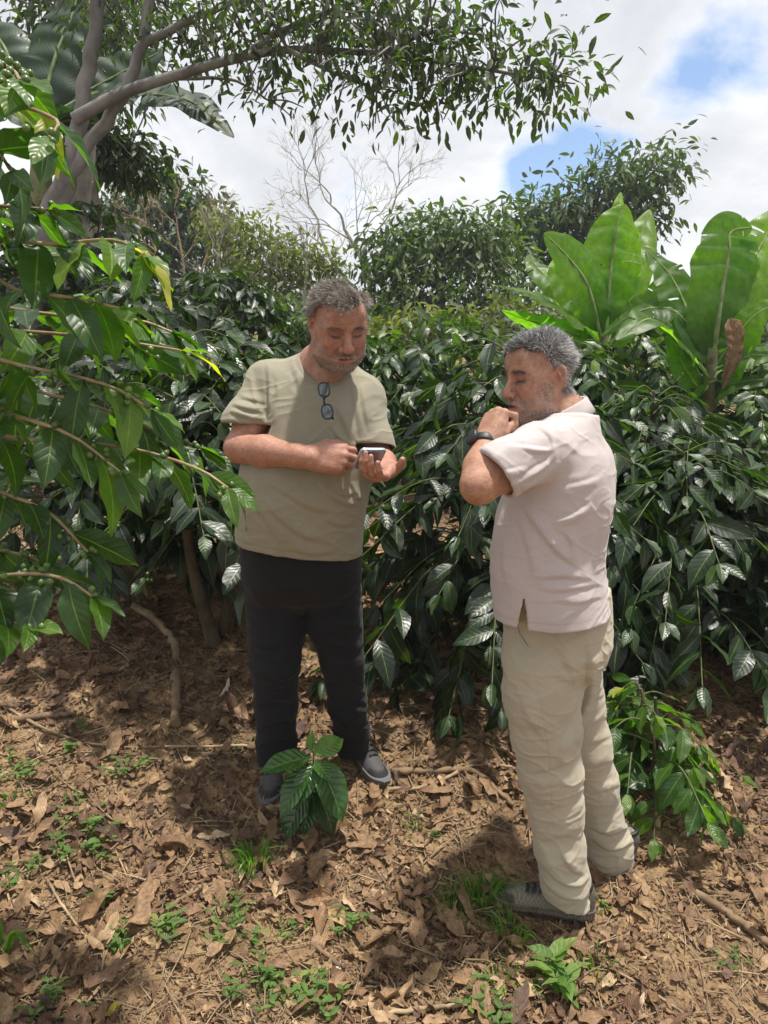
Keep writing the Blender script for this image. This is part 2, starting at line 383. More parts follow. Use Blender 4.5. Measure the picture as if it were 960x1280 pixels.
# ------------------------------------------------------------------ modelling with distance fields (for bodies and clothes)
class Prim:
    def __init__(s, f, lo, hi, k=.01, op='u'): s.f = f; s.lo = np.asarray(lo, float); s.hi = np.asarray(hi, float); s.k = k; s.op = op
def cap(a, b, ra, rb=None, k=.012, op='u'):
    a = np.asarray(a, np.float32); b = np.asarray(b, np.float32); rb = ra if rb is None else rb; ab = b-a; L = max(float(ab@ab), 1e-9)
    def f(P):
        q = P-a; t = np.clip((q@ab)/L, 0, 1); q = q-t[..., None]*ab
        return np.sqrt(np.einsum('...i,...i', q, q))-(ra+t*(rb-ra))
    r = max(ra, rb); return Prim(f, np.minimum(a, b)-r, np.maximum(a, b)+r, k, op)
def chain(pts, rad, k=.012, op='u'):
    return [cap(pts[i], pts[i+1], rad[i], rad[i+1], k, op) for i in range(len(pts)-1)]
def ell(c, r, R=None, k=.012, op='u'):
    c = np.asarray(c, np.float32); r = np.asarray(r, np.float32); R = np.eye(3, dtype=np.float32) if R is None else np.asarray(R, np.float32)
    def f(P):
        q = (P-c)@R; k0 = np.sqrt(np.einsum('...i,...i', q/r, q/r)); q2 = q/(r*r); k1 = np.sqrt(np.einsum('...i,...i', q2, q2))
        return np.where(k1 < 1e-6, -r.min(), k0*(k0-1)/np.maximum(k1, 1e-6)).astype(np.float32)
    m = r.max(); return Prim(f, c-m, c+m, k, op)
def loft(zs, cxs, cys, rx, ry, rot=0.0, ex=2.3, k=.02, op='u'):
    """rings across z: centre, half sizes, exponent"""
    zs = np.asarray(zs, float); o = np.argsort(zs); zs = zs[o]; A = [np.asarray(q, float)[o] for q in (cxs, cys, rx, ry)]
    zf = np.linspace(zs[0], zs[-1], 240); kk = np.hanning(25); kk /= kk.sum()
    A = [np.convolve(np.pad(np.interp(zf, zs, q), 12, mode='reflect', reflect_type='odd'), kk, 'valid') for q in A]; cr, sr = cos(rot), sin(rot)
    def f(P):
        z = P[..., 2]; C = [np.interp(z, zf, q) for q in A]
        x = P[..., 0]-C[0]; y = P[..., 1]-C[1]; u = x*cr+y*sr; v = -x*sr+y*cr
        n = (np.abs(u/C[2])**ex+np.abs(v/C[3])**ex)**(1/ex)
        d = (n-1)*np.sqrt((u*u+v*v)/np.maximum(n*n, 1e-9)+1e-12)*.92
        dz = np.maximum(zs[0]-z, z-zs[-1])
        return np.where(dz > 0, np.sqrt(np.maximum(d, 0)**2+dz*dz), np.maximum(d, dz)).astype(np.float32)
    m = max(A[2].max(), A[3].max())
    return Prim(f, (A[0].min()-m, A[1].min()-m, zs[0]), (A[0].max()+m, A[1].max()+m, zs[-1]), k, op)
def half(p, n, k=.003):
    """keep what lies on the side n points away from (cut with a plane)"""
    p = np.asarray(p, np.float32); n = norm(n).astype(np.float32)
    return Prim(lambda P: (P-p)@n, (1e9,)*3, (-1e9,)*3, k, 'i')
def fn(f, k=.003, op='s'): return Prim(f, (1e9,)*3, (-1e9,)*3, k, op)
def smin(a, b, k):
    h = np.clip(.5+.5*(b-a)/k, 0, 1); return b+(a-b)*h-k*h*(1-h)
def combine(d, e, p):
    if p.op == 'u': return e if d is None else smin(d, e, p.k)
    if p.op == 's': return -smin(-d, e, p.k)
    return -smin(-d, -e, p.k)
def polygonise(prims, vox, pad=.012, fold=None):
    lo = np.min([p.lo for p in prims if p.op == 'u'], axis=0)-pad; hi = np.max([p.hi for p in prims if p.op == 'u'], axis=0)+pad
    B = 8; S = vox*B; nb = np.ceil((hi-lo)/S).astype(int)
    C = np.stack(np.meshgrid(*[np.arange(k) for k in nb], indexing='ij'), -1).reshape(-1, 3)
    cen = (lo+(C+.5)*S-vox*.5).astype(np.float32); d = None; E = []; R = S*.87
    for p in prims:
        e = p.f(cen).astype(np.float32); E.append(e); d = combine(d, e, p)
    act = np.nonzero(np.abs(d) < R*1.5)[0]
    D = np.full((nb[0], B, nb[1], B, nb[2], B), .02, np.float32)
    D.transpose(0, 2, 4, 1, 3, 5).reshape(-1)  # layout note: block, inside block
    Dv = D.transpose(0, 2, 4, 1, 3, 5)
    neg = np.nonzero(d < 0)[0]; cn = C[neg]; Dv[cn[:, 0], cn[:, 1], cn[:, 2]] = -.02
    off = np.stack(np.meshgrid(*[np.arange(B)]*3, indexing='ij'), -1).reshape(-1, 3)*vox
    for s in range(0, len(act), 3000):
        a = act[s:s+3000]; P = ((lo+C[a]*S)[:, None, :]+off[None]).astype(np.float32); dd = None
        for p, e in zip(prims, E):
            if dd is None: dd = np.full(P.shape[:2], 1.0, np.float32)
            if p.op == 'u': rel = np.nonzero(e[a] < d[a]+2*R*1.2+p.k)[0]
            elif p.op == 's': rel = np.nonzero(-e[a] > d[a]-2*R*1.2-p.k)[0]
            else: rel = np.nonzero(e[a] > d[a]-2*R*1.2-p.k)[0]
            if len(rel): dd[rel] = combine(dd[rel], p.f(P[rel]), p)
        c = C[a]; Dv[c[:, 0], c[:, 1], c[:, 2]] = np.clip(dd, -.02, .02).reshape(-1, B, B, B)
    arr = np.ascontiguousarray(D.reshape(nb[0]*B, nb[1]*B, nb[2]*B))
    arr[0] = arr[-1] = .02; arr[:, 0] = arr[:, -1] = .02; arr[:, :, 0] = arr[:, :, -1] = .02
    gr = openvdb.FloatGrid(.02); gr.copyFromArray(arr)
    V, Q = gr.convertToQuads(0.0); V = V.astype(np.float64)*vox+lo
    Q = Q.astype(np.int64)
    a, b, c_ = V[Q[:, 0]], V[Q[:, 1]], V[Q[:, 2]]; dd4 = V[Q[:, 3]]
    vol = np.einsum('ij,ij', a, np.cross(b, c_))+np.einsum('ij,ij', a, np.cross(c_, dd4))
    if vol < 0: Q = Q[:, ::-1]
    return V, Q
def vnormals(V, Q):
    n = np.cross(V[Q[:, 2]]-V[Q[:, 0]], V[Q[:, 3]]-V[Q[:, 1]]); N = np.zeros_like(V)
    for i in range(4): np.add.at(N, Q[:, i], n)
    return norm(N)
def to_px(V):
    d = V-np.array([0, 0, CAMZ]); z = d[:, 1]*cos(PITCH)-d[:, 2]*sin(PITCH); v = d[:, 1]*sin(PITCH)+d[:, 2]*cos(PITCH)
    return 480+FPX*d[:, 0]/z, 640-FPX*v/z, z
def creases(V, N, strokes, both=False):
    """raise or sink cloth along strokes given where they run on the near side of the garment; (points, width, height)"""
    px, py, z = to_px(V); view = norm(np.array([0, 0, CAMZ])-V); face = np.einsum('ij,ij->i', N, view); wgt = sstep(-.1, .25, face)
    h = np.zeros(len(V))
    for pts, wd, amp in strokes:
        pts = smooth_path(np.array(pts, float), 14); best = np.full(len(V), 1e9); par = np.zeros(len(V)); side = np.zeros(len(V))
        m = np.nonzero((px > pts[:, 0].min()-4*wd) & (px < pts[:, 0].max()+4*wd) & (py > pts[:, 1].min()-4*wd) & (py < pts[:, 1].max()+4*wd))[0]
        x, y_ = px[m], py[m]; bb = best[m]; pp = par[m]; ss = side[m]
        n = len(pts)-1
        for i in range(n):
            a, b = pts[i], pts[i+1]; ab = b-a; L = ab@ab+1e-9; t = np.clip(((x-a[0])*ab[0]+(y_-a[1])*ab[1])/L, 0, 1)
            dx = x-a[0]-t*ab[0]; dy = y_-a[1]-t*ab[1]; q = np.hypot(dx, dy); u = q < bb
            bb[u] = q[u]; pp[u] = (i+t[u])/n; ss[u] = np.sign(ab[0]*dy[u]-ab[1]*dx[u])
        q = bb/wd; taper = np.sin(np.clip(pp, 0, 1)*pi)**.8
        prof = np.exp(-(q/np.where(ss > 0, 1.0, 2.3))**2)-.30*np.exp(-((q-1.6)/.7)**2)*(ss > 0)      # steep on one side, easy on the other
        h[m] += amp*taper*prof
    return h*(1 if both else wgt)

def hair_strands(g, roots, dirs, length, width, cols, segs=3, droop=.0, curl=.0):
    n = len(roots); side = norm(np.cross(dirs, norm(RNG.normal(size=(n, 3))))); up = np.array([0, 0, -1.0])
    bend = RNG.normal(size=(n, 3))*curl; rows = []
    for i in range(segs+1):
        t = i/segs; c = roots+dirs*(length*t)[:, None]+(up*droop+bend)*(length*t*t)[:, None]
        wd = (width*(1-t*.85))[:, None]*.5; rows += [c-side*wd, c+side*wd]
    V = np.stack(rows, 1); k = 2*(segs+1)
    F = []
    for i in range(segs): F.append([2*i, 2*i+1, 2*i+3, 2*i+2])
    F = (np.array(F)[None]+(np.arange(n)*k)[:, None, None]).reshape(-1, 4)
    g.add(V.reshape(-1, 3), F, None, np.repeat(cols, k, axis=0))

# ---- head, in its own frame: x to the person's left, y out of the face, z up, origin at the middle of the head between the ears
def head_frame(F, roll=0.0):
    F = norm(F); X = norm(np.cross(np.array([0, 0, 1.0]), F)); U = np.cross(F, X)
    c, s = cos(roll), sin(roll)
    return np.stack([X*c+U*s, F, U*c-X*s], 1)    # columns: the person's left, forward, up
SV = np.array([.95, .89, .97])
def head_prims(O, R, s=1.0, kind='a'):
    sv = SV*s
    def T(p): return O+R@(np.array(p, float)*sv)
    def C(a, b, ra, rb=None, k=.012, op='u'): return cap(T(a), T(b), ra*s, (ra if rb is None else rb)*s, k*s, op)
    def E(c, r, k=.012, op='u', Rl=None): return ell(T(c), np.array(r)*sv, R if Rl is None else R@Rl, k*s, op)
    P = [E((0, -.016, .040), (.076, .092, .080), .01), E((0, .022, .030), (.067, .070, .075), .03),
         E((0, .022, -.035), (.060, .068, .080), .03)]
    for sx in (-1, 1):
        P += [C((sx*.060, .000, -.040), (sx*.053, .012, -.078), .024, .024, .02), C((sx*.053, .012, -.078), (sx*.018, .064, -.103), .024, .020, .022),
              E((sx*.041, .058, -.028), (.027, .026, .025), .022), E((sx*.046, .042, -.060), (.022, .028, .026), .02), C((sx*.050, .050, .010), (sx*.064, .022, -.010), .017, .016, .02)]
    P += [E((0, .030, -.100), (.034, .036, .024), .02), E((0, .074, -.100), (.024, .021, .018), .016), E((0, .074, -.068), (.033, .022, .026), .018)]
    P += [C((-.046, .066, .022), (-.014, .084, .018), .010, .011, .012), C((.046, .066, .022), (.014, .084, .018), .010, .011, .012), E((0, .066, .052), (.052, .026, .034), .02)]
    for sx in (-1, 1): P += [E((sx*.032, .099, .001), (.022, .0215, .0135), .011, 's')]
    for sx in (-1, 1):
        P += [E((sx*.032, .0705, .001), (.0150, .0145, .0135), .004),                      # lidded eye
              C((sx*.019, .082, .0065), (sx*.046, .074, .0055), .0042, .0036, .006),         # upper lid fold
              C((sx*.020, .0825, -.0095), (sx*.044, .0745, -.0095), .0040, .0034, .008)]     # lower lid, bag
    P += [C((0, .083, .012), (0, .109, -.030), .0090, .0120, .010), E((0, .112, -.036), (.0150, .0135, .0125), .007)]
    for sx in (-1, 1): P += [E((sx*.0165, .097, -.041), (.0092, .012, .0098), .004), E((sx*.0075, .103, -.0485), (.0042, .006, .004), .003, 's')]
    for sx in (-1, 1): P += [C((sx*.023, .093, -.044), (sx*.036, .078, -.070), .0055, .0050, .006, 's')]      # fold from nose to mouth
    P += [C((-.022, .083, -.0705), (-.006, .0955, -.0640), .0045, .0058, .005), C((.022, .083, -.0705), (.006, .0955, -.0640), .0045, .0058, .005), C((-.006, .0955, -.0640), (.006, .0955, -.0640), .0058, .0058, .004),
          C((-.018, .084, -.0765), (.0, .0945, -.0785), .0050, .0072, .005), C((.018, .084, -.0765), (.0, .0945, -.0785), .0050, .0072, .005)]
    P += [C((-.026, .084, -.0738), (0, .1010, -.0704), .0016, .0022, .0035, 's'), C((.026, .084, -.0738), (0, .1010, -.0704), .0016, .0022, .0035, 's')]
    if kind == 'b': P += [E((0, .100, -.0715), (.013, .010, .0035), .004, 's')]
    for sx in (-1, 1):                              # ears
        a = .50*sx; Re = np.array([[cos(a), -sin(a), 0], [sin(a), cos(a), 0], [0, 0, 1]])
        tl = .18; Rt = np.array([[1, 0, 0], [0, cos(tl), -sin(tl)], [0, sin(tl), cos(tl)]])
        P += [E((sx*.083, -.016, .000), (.0085, .0215, .035), .005, 'u', Re@Rt), E((sx*.078, -.006, -.027), (.008, .010, .012), .006, 'u', Re),
              E((sx*.0935, -.010, .004), (.0115, .0140, .0245), .0025, 's', Re@Rt), C((sx*.087, -.010, .013), (sx*.088, -.018, -.006), .0032, .0032, .004)]
    return P, T
def face_cols(V, O, R, s, base, beard, kind, hairline=None):
    L = ((V-O)@R)/(s*SV); x, y, z = L[:, 0], L[:, 1], L[:, 2]; ax = np.abs(x); col = np.tile(np.array(base, float), (len(V), 1))
    def blend(m, c): col[:] = col*(1-m[:, None])+np.array(c)*m[:, None]
    headm = (np.linalg.norm(L-np.array([0, .01, -.02]), axis=1) < .19)
    def gs(c, r): return np.exp(-(((ax-c[0])/r[0])**2+((y-c[1])/r[1])**2+((z-c[2])/r[2])**2))*headm
    red = np.array(base)*np.array([1.05, .74, .70])
    blend(.38*gs((.040, .080, -.028), (.025, .03, .02)), red); blend(.6*gs((0, .115, -.036), (.02, .018, .016)), red); blend(.5*gs((.080, -.01, .0), (.014, .03, .04)), red)
    blend(.65*gs((.032, .08, -.008), (.021, .022, .012)), np.array(base)*np.array([.50, .42, .44])); blend(.55*gs((.030, .08, .008), (.018, .02, .006)), np.array(base)*.42)  # shade of the eye sockets painted into the skin, under the eye and on the lid
    blend(.30*np.clip(fbm(L, 45, 33, 3), 0, 1)*headm, np.array(base)*np.array([.80, .52, .46])); blend(.35*sstep(.35, .6, vnoise(L, 110, 35))*headm, np.array(base)*.62)
    n = fbm(L, 130, 3, 2)*.5
    bm = sstep(-.030, -.062, z+.25*np.maximum(ax-.045, 0)*0)*sstep(.030, .052, y+ax*.55)*headm
    bm = np.maximum(bm, sstep(.050, .064, ax)*sstep(-.005, -.03, z)*sstep(-.012, .006, y)*sstep(.07, .04, y)*headm*.75)
    bm *= 1-.85*np.exp(-((ax/.030)**2+((y-.085)/.03)**2+((z+.036)/.016)**2))
    bm = bm*np.clip(.75+.9*fbm(L, 60, 9, 2), .2, 1); blend(np.clip(bm*(.42+.5*n), 0, .65), beard)
    lip = np.exp(-(((ax)/.0215)**4+((z+.071)/.0100)**4))*(y > .078)*headm; blend(.75*lip, np.array(base)*np.array([.80, .52, .50]))
    ml = np.exp(-((ax/.026)**6+((z+.0704+4.5*ax**2)/.0022)**2))*(y > .078)*headm; blend(.8*ml, (.05, .02, .02))
    mo = np.exp(-((ax/.026)**4+((z+.0575-.10*np.maximum(ax-.008, 0))/.0052)**2))*(y > .082)*headm; blend(np.clip(mo*(.40+.5*n), 0, .7), beard)
    # line of the lashes where the lids meet
    lz = z+.0052-.10*np.maximum(ax-.032, 0)**1+2.2*(ax-.033)**2*6*.12
    ls = np.exp(-(((ax-.033)/(.0165 if kind == 'a' else .019))**6+(lz/(.0027 if kind == 'a' else .0052))**2))*(y > .060)*headm; blend(.9*ls, (.02, .012, .010))
    ey = np.exp(-(((ax-.033)/.010)**6+((lz+.0036)/.0016)**2))*(y > .062)*headm; blend(.6*ey, (.10, .07, .06) if kind == 'a' else (.26, .22, .20))
    cf = np.exp(-((ax-.056)/.007)**2)*np.exp(-((z+.001)/.014)**2)*np.maximum(0, np.sin(z*900+ax*160))**3*headm*(y > .02); blend(.4*cf, np.array(base)*.5)
    eb = np.exp(-(((ax-.034)/.021)**4+((z-.0225+.9*np.maximum(ax-.040, 0)*.45-.06*(ax-.02))/.0040)**2))*(y > .05)*headm
    blend(np.clip(eb*(.4+.6*n), 0, .6), (.09, .075, .068))
    if hairline is not None:
        hm = hairline(x, y, z)*headm*sstep(-.062, -.035, z)*(1-(ax > .068)*np.exp(-(((y+.014)/.026)**4+((z+.0)/.038)**4))); blend(hm*.9, np.array((.11, .10, .092)) if kind == 'a' else np.array((.075, .074, .074)))
    for fz in ((.040, .0016), (.050, .0017), (.061, .0018)):      # lines across the forehead
        blend(.42*np.exp(-((z-fz[0]-.004*np.sin(x*60))/fz[1])**2)*(y > .05)*(ax < .045)*headm, np.array(base)*.6)
    return col, L

# ---- hand: wrist point, direction to the knuckles, back of the hand
FIN = {'index': (.030, .092, (.043, .026, .021)), 'middle': (.009, .096, (.047, .030, .022)), 'ring': (-.012, .092, (.043, .028, .022)), 'little': (-.031, .083, (.033, .021, .019))}
def hand_prims(Wp, D, N, left, flex, thumb, s=1.0, spread=.06):
    """flex: four triples of joint angles (index .. little); thumb: three points in (D, thumb side, N) of the hand's frame"""
    D = norm(D); N = norm(N-D*np.dot(N, D)); T = np.cross(D, N) if left else np.cross(N, D)
    q = lambda d, t, n: Wp+(D*d+T*t+N*n)*s
    P = []; tips = {}
    for (nm, (tt, dd, ln)), fx in zip(FIN.items(), flex):
        arch = -.006*abs(tt-.004)/.03
        P.append(cap(q(.004, tt*.55, 0), q(dd, tt, arch), .0165*s, .0125*s, .014*s))
        P.append(cap(q(.03, tt*.7, -.004), q(dd*.8, tt, arch-.004), .015*s, .0125*s, .012*s))
    P.append(cap(q(.012, .018, -.006), q(.055, .030, -.012), .019*s, .015*s, .016*s)); P.append(cap(q(.015, -.018, -.008), q(.06, -.026, -.010), .017*s, .013*s, .016*s))
    for i, ((nm, (tt, dd, ln)), fx) in enumerate(zip(FIN.items(), flex)):
        arch = -.006*abs(tt-.004)/.03; p = q(dd, tt, arch); a = 0.0; r = [.0102, .0092, .0083, .0068] if nm != 'little' else [.0090, .0080, .0072, .006]
        sp = spread*(1.2, .3, -.5, -1.3)[i]
        for j in range(3):
            a += radians(fx[j]); d = (D*cos(sp)+T*sin(sp))*cos(a)-N*sin(a); e = p+d*ln[j]*s
            P.append(cap(p, e, r[j]*s, r[j+1]*s, .004*s if j else .007*s)); p = e
        tips[nm] = p
    tp = [q(*c) for c in thumb]; P += [cap(q(.018, .022, -.008), tp[0], .0165*s, .0145*s, .012*s), cap(tp[0], tp[1], .0130*s, .0110*s, .006*s), cap(tp[1], tp[2], .0110*s, .0080*s, .004*s)]
    tips['thumb'] = tp[2]; return P, tips
# ------------------------------------------------------------------ people
VB = .0024; VC = .003
SKIN_A = (.40, .215, .158); SKIN_B = (.40, .225, .155)
def ring_levels(rows):
    """rows (py, left px, right px, y, half depth) -> loft arguments, read at the given distance"""
    c = np.array([Y((r[1]+r[2])/2, r[0], r[3]) for r in rows]); l = np.array([Y(r[1], r[0], r[3]) for r in rows]); rr = np.array([Y(r[2], r[0], r[3]) for r in rows])
    return c[:, 2], c[:, 0], c[:, 1], (rr-l)[:, 0]/2, np.array([r[4] for r in rows])
def limb(rows, k=.02):
    return chain([Y(r[0], r[1], r[2]) for r in rows], [r[3] for r in rows], k)
def crumple(V, amp, seed, f=11, angs=(.6, -.55, .15)):
    h = 0
    for k, a in enumerate(angs):
        u = V[:, 0]*cos(a)+V[:, 2]*sin(a); v = -V[:, 0]*sin(a)+V[:, 2]*cos(a); n = fbm(np.stack([u*.45, V[:, 1]*.6, v*1.5], 1), f*(1+.35*k), seed+7*k, 2)
        h = h+np.maximum(0, 1-np.abs(n)*2.2)**2.2*(.5+.5*vnoise(V, 4, seed+k))
    return amp*h
def garment(prims, name, mat, parent, strokes=(), col=None, wr=.0, seed=1, colf=None, vox=VC):
    V, Q = polygonise(prims, vox); N = vnormals(V, Q)
    h = creases(V, N, [(p_, w_*.6 if w_ > 2 else w_, a_*1.05) for p_, w_, a_ in strokes]) if strokes else 0
    if wr: h = h+wr*fbm(V*np.array([1, 1, .55]), 9, seed, 2)*.6+crumple(V, wr*.9, seed+5)
    V = V+N*np.asarray(h)[..., None] if np.ndim(h) else V
    g = Geo(); c = np.ones((len(V), 3)) if colf is None else colf(V, N)
    g.add(V, Q, V[:, [0, 2]], c); return g.build(name, mat, parent)

# shoes: frame at the heel, x to the toe
def shoe(name, heel, toe, parent, up_mat, trim_mat, sole_mat, L=.295, pitch=0.0, side=1, laces=True, ridged=False):
    heel = np.array(heel, float); X = norm(np.array(toe)-heel); Yv = norm(np.cross([0, 0, 1.0], X)); Z = np.cross(X, Yv)
    R = np.stack([X, Yv, Z], 1); s = L/.295
    xs = np.array([-.01, 0, .03, .07, .12, .17, .215, .25, .278, .297]); wd = np.array([.012, .024, .033, .035, .036, .041, .045, .043, .034, .014]); cy = np.array([0, 0, 0, 0, -.003, -.004, -.002, .002, .005, .008])*side
    xt = np.array([-.01, .0, .03, .07, .10, .14, .18, .22, .26, .297]); tp = np.array([.06, .105, .112, .110, .104, .088, .070, .058, .046, .020])
    fx = np.linspace(-.01, .297, 120); kk = np.hanning(13); kk /= kk.sum(); sm = lambda a_, b_: np.convolve(np.pad(np.interp(fx, a_, b_), 6, mode='reflect', reflect_type='odd'), kk, 'valid')
    wd, cy, tp, xs, xt = sm(xs, wd), sm(xs, cy), sm(xt, tp), fx, fx
    lo, hi = np.minimum(heel, heel+X*L)-.13, np.maximum(heel, heel+X*L)+.13
    def loc(P): return ((P-heel)@R)/s
    def up(P):
        q = loc(P); x = np.clip(q[..., 0], -.01, .297); w_ = np.interp(x, xs, wd); c = np.interp(x, xs, cy); h = np.interp(x, xt, tp)
        y = (q[..., 1]-c)/w_; z = np.maximum(q[..., 2], 0)/h; zz = np.maximum(0, -q[..., 2])
        n = (np.abs(y)**2.4+np.abs(z)**2.4)**(1/2.4); ox = np.maximum(np.maximum(-.006-q[..., 0], q[..., 0]-.295), 0)
        d = (n-1)*np.minimum(w_, .04)*.8; return (np.maximum(np.maximum(d, -q[..., 2]+.012), np.maximum(q[..., 0]-.293, -.004-q[..., 0]))*s).astype(np.float32)
    def sole(P):
        q = loc(P); x = np.clip(q[..., 0], -.012, .300); w_ = np.interp(x, xs-.001, wd+.0008); c = np.interp(x, xs, cy)
        d = (np.abs(q[..., 1]-c)-w_)*.8; top = .030+.010*np.clip((.06-q[..., 0])/.06, 0, 1)+.006*np.clip((q[..., 0]-.25)/.05, 0, 1); bot = .014*np.clip((q[..., 0]-.20)/.10, 0, 1)**2
        d = np.maximum(d, np.maximum(q[..., 2]-top, bot-q[..., 2])); d = np.maximum(d, np.maximum(q[..., 0]-.301, -.010-q[..., 0]))
        if ridged: d = d+.0018*(np.sin(q[..., 0]*2*pi/.0095)*.5+.5)*(q[..., 2] < top-.008)
        return (d*s).astype(np.float32)
    V, Q = polygonise([Prim(up, lo, hi)], .0024); q = loc(V)
    c = np.ones((len(V), 3))
    trim = (sstep(.232, .242, q[:, 0]+.25*np.abs(q[:, 1]))*sstep(.050, .044, q[:, 2])); trim = np.maximum(trim, sstep(.03, .02, np.abs(q[:, 1]-.0))*sstep(.11, .12, q[:, 0])*sstep(.20, .19, q[:, 0])*(q[:, 2] > .05)*.8)
    trim = np.maximum(trim, sstep(.022, .012, q[:, 0])*sstep(.03, .05, q[:, 2])*.6)
    c *= (1-.72*trim)[:, None]; c *= (1+.35*np.sin(q[:, 0]*520)*np.sin(q[:, 2]*520+q[:, 1]*400))[:, None]
    g = Geo(); g.add(V, Q, None, c); o = g.build(name, up_mat, parent)
    V, Q = polygonise([Prim(sole, lo, hi)], .0022 if ridged else .0026); q = loc(V)
    c = np.ones((len(V), 3))*np.where(q[:, 2] < .010, .35, 1.0)[:, None]
    g = Geo(); g.add(V, Q, None, c); g.build('sole', sole_mat, o)
    W = lambda x, y, z: heel+R@(np.array([x, y, z])*s)
    # tongue, padded collar, laces
    g = Geo(); a = np.linspace(0, 2*pi, 25)
    rim = [W(.054+.040*cos(t), .031*sin(t), .100+.008*cos(2*t)-.003*cos(t)) for t in a]
    add_tube(g, rim, .0075*s, 8, cap=False); g.build('ankle_collar', trim_mat, o)
    if laces:
        g = Geo()
        for i in range(5):
            x = .112+.020*i; h = np.interp(x, xt, tp)
            for sg in (1, -1):
                pts = [W(x+.010*(u if sg > 0 else 1-u)-.004, .030*(u-.5)*2*.8, h*(1-.9*abs((u-.5)*1.35)**2.4)+.004) for u in np.linspace(0, 1, 9)]
                add_tube(g, pts, .0028*s, 6)
        for sg in (1, -1):
            pts = smooth_path([W(.108, 0, .106), W(.116, sg*.018, .122), W(.128, sg*.030, .110), W(.140, sg*.034, .085)], 10); add_tube(g, pts, .0024*s, 6)
            pts = smooth_path([W(.108, 0, .106), W(.120, sg*.026, .103), W(.128, sg*.040, .075)], 10); add_tube(g, pts, .0022*s, 6)
        g.build('laces', trim_mat, o)
    return o

def hair_for(V, N, L, O, R, s, parent, kind, tones, hairline):
    """short hair: strands rooted on the scalp itself"""
    x, y, z = L.T; m = hairline(x, y, z)*(np.linalg.norm(L-np.array([0, .01, .0]), axis=1) < .17)*sstep(-.060, -.040, z)*(1-(np.abs(x) > .066)*np.exp(-(((y+.014)/.024)**4+(z/.036)**4)))
    nz = fbm(L, 40, 71, 2)*.010; m2 = hairline(x, y, z-nz)*m; i = RNG.choice(len(V), 30000, p=m2/m2.sum()); p = L[i]; n = len(i); nn = norm((N[i]@R)*np.array([1, 1, 1]))
    low = sstep(.07, .0, p[:, 2]); top = 1-low; comb = np.zeros((n, 3))
    f1 = fbm(p, 28, 81, 2); f2 = fbm(p, 28, 91, 2)
    if kind == 'a': comb[:, 0] = -.55*top+.9*f1; comb[:, 1] = .25*top-.6*low+.7*f2; comb[:, 2] = -.9*low
    else: comb[:, 0] = .35*f1; comb[:, 1] = .75*top*sstep(-.05, .03, p[:, 1])-.75*low-.25*top+.4*f2; comb[:, 2] = -.75*low
    comb[:, 1] -= .3*sstep(-.02, -.08, p[:, 1])*low
    dirs = norm(nn*((.28 if kind == 'a' else .42)*top+.18*low)[:, None]+comb+RNG.normal(size=(n, 3))*.16)
    ln = (.030 if kind == 'a' else .022)*(1-.58*low)*(.65+.6*RNG.random(n))*(1+.25*f2)
    tn = tones[RNG.integers(0, len(tones), n)]*(0.75+.5*RNG.random(n))[:, None]*(1+.35*f1)[:, None]
    if kind == 'b': tn = tn*(1.25-.70*sstep(.0, .07, p[:, 1])[:, None])
    g = Geo(); hair_strands(g, V[i]-N[i]*.002, dirs@R.T, ln*s, np.full(n, .0017), tn, 3, .10, .12)
    return g.build('hair', M['hair'], parent)
def whiskers(V, N, L, s, parent, region, tones, n, length, name):
    w_ = np.clip(region(L), 0, 1); i = RNG.choice(len(V), n, p=w_/w_.sum()); g = Geo()
    dirs = norm(N[i]*.6+np.array([0, 0, -.6])+RNG.normal(size=(n, 3))*.35); tn = tones[RNG.integers(0, len(tones), n)]*(.7+.6*RNG.random(n))[:, None]
    hair_strands(g, V[i], dirs, length*(.6+.8*RNG.random(n)), np.full(n, .0011), tn, 2); return g.build(name, M['hair'], parent)

